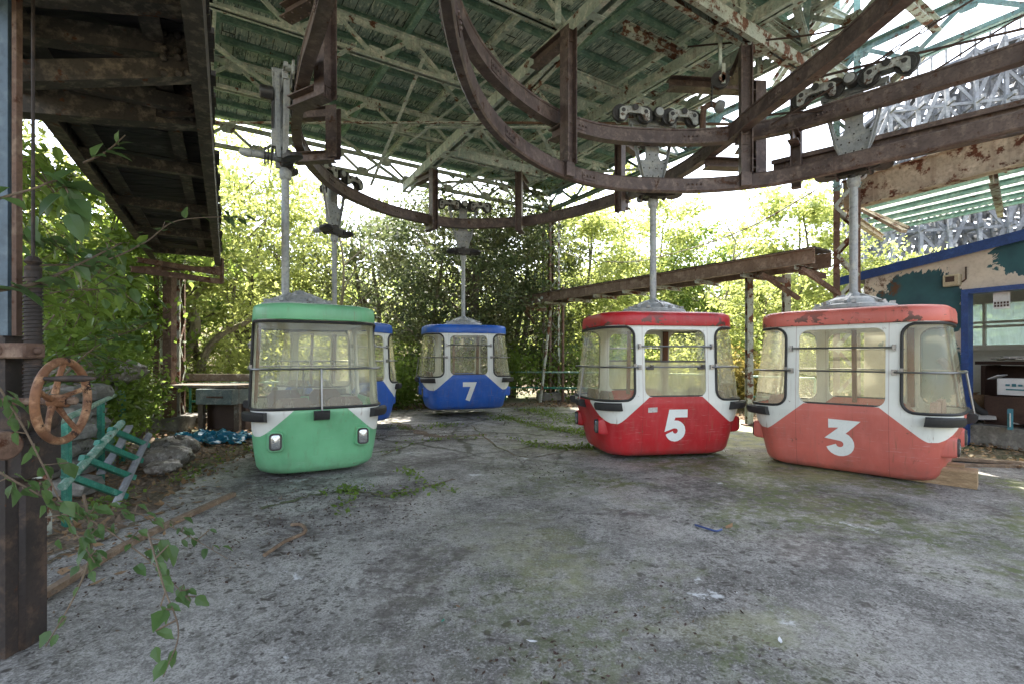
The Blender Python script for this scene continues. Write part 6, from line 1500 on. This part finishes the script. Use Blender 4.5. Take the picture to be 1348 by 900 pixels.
for i, (a, b_, D) in enumerate((((-20, 430), (150, 380), 3.4), ((0, 300), (180, 400), 3.8), ((30, 470), (170, 330), 4.2), ((60, 520), (190, 430), 4.6), ((-10, 200), (110, 300), 3.6))):
    vine('branch', [W(a[0], a[1], D), W((a[0]+b_[0])/2, (a[1]+b_[1])/2 - 18, D + .2), W(b_[0], b_[1], D + .4)], ['leafy branch low behind the left post', 'leafy branch sloping down under the walkway', 'leafy branch rising behind the screw jack', 'leafy branch just above the stone wall', 'leafy branch high beside the blue post'][i], 85, .12, 20 + i, .009, 'leaf_near' if i % 2 else 'leaf_mid', spread=.22)
vine('climber', [Vector((1.05, 15.9, .1)), Vector((1.0, 15.9, 2)), Vector((1.15, 15.95, 4)), Vector((1.0, 16, 5.6))], 'climber growing up the far laced column', 220, .13, 31, .015, 'leaf_mid', spread=.3)
vine('climber', [Vector((-6.95, 9.5, .1)), Vector((-6.9, 9.5, 1.2)), Vector((-6.95, 9.5, 2.2)), Vector((-6.7, 9.5, 3.2))], 'climber growing up the left laced column', 60, .10, 32, .012, 'leaf_mid', spread=.16)
# ------------------------------------------------------------ light and camera
SUN_AZ = Vector((.02, 1.0)); SUN_EL = 60.0
w = bpy.data.worlds.new('World'); SC.world = w; w.use_nodes = True; nt = w.node_tree; nt.nodes.clear()
sky = nt.nodes.new('ShaderNodeTexSky'); sky.sky_type = 'NISHITA'; sky.sun_disc = False; sky.sun_elevation = R(SUN_EL); sky.sun_rotation = math.atan2(SUN_AZ.x, SUN_AZ.y); sky.air_density = 1.0; sky.dust_density = 3.0; sky.ozone_density = 1.0
bg = nt.nodes.new('ShaderNodeBackground'); bg.inputs[1].default_value = .15; out = nt.nodes.new('ShaderNodeOutputWorld')
hsv = nt.nodes.new('ShaderNodeHueSaturation'); hsv.inputs['Saturation'].default_value = .55; nt.links.new(sky.outputs[0], hsv.inputs['Color']); nt.links.new(hsv.outputs[0], bg.inputs[0]); nt.links.new(bg.outputs[0], out.inputs[0])
sd_ = bpy.data.lights.new('sun', 'SUN'); sd_.energy = 3.8; sd_.angle = R(.5); sd_.color = (1, .93, .82); so = bpy.data.objects.new('sun', sd_); COL.objects.link(so)
dirv = Vector((SUN_AZ.x, SUN_AZ.y, 0)).normalized()*math.cos(R(SUN_EL)) + Vector((0, 0, math.sin(R(SUN_EL)))); so.rotation_euler = dirv.to_track_quat('Z', 'Y').to_euler(); so.location = (0, 0, 30)
cd_ = bpy.data.cameras.new('camera'); cam = bpy.data.objects.new('camera', cd_); COL.objects.link(cam); cam.location = (0, 0, CAMZ); cam.rotation_euler = (R(90), 0, 0)
cd_.sensor_width = 36; cd_.lens = 36*F/1348; cd_.shift_y = 20/1348; cd_.clip_end = 600; cd_.clip_start = .05; SC.camera = cam
SC.view_settings.view_transform = 'Standard'; SC.view_settings.look = 'None'; SC.view_settings.gamma = 1; SC.view_settings.exposure = 2.7
SC.cycles.max_bounces = 8; SC.cycles.diffuse_bounces = 4; SC.cycles.transparent_max_bounces = 24; SC.cycles.transmission_bounces = 6; SC.cycles.glossy_bounces = 3
SC.cycles.use_denoising = True; SC.cycles.sample_clamp_indirect = 8
for o in bpy.data.objects:
    if '_world' in o: del o['_world']
GR = {'broadleaf_tree': 'trees standing behind the yard', 'sapling': 'slim saplings over the hut roof', 'bare_sapling': 'bare stems behind the yard', 'bush': 'bushes round the yard', 'vine': 'vines trailing in from the left', 'branch': 'leafy branches at the left', 'climber': 'climbers on the laced columns', 'running_rail': 'curved running rails', 'steel_column': 'steel columns under the canopy', 'steel_post': 'plain steel posts', 'steel_pole': 'thin poles by the far column', 'tension_rod': 'tension wires at upper right', 'pipe_railing': 'sea green pipe railings', 'dusty_sack': 'sacks by the stone wall', 'cardboard_box': 'cardboard boxes in the hut', 'dry_leaf': 'single dry leaves on the concrete', 'paper_chip': 'small chips on the concrete', 'catwalk': 'overhead service catwalks'}
for o in bpy.data.objects:
    k = o.name.split('.')[0]
    if o.parent is None and k in GR and 'label' in o and 'group' not in o: o['group'] = GR[k]
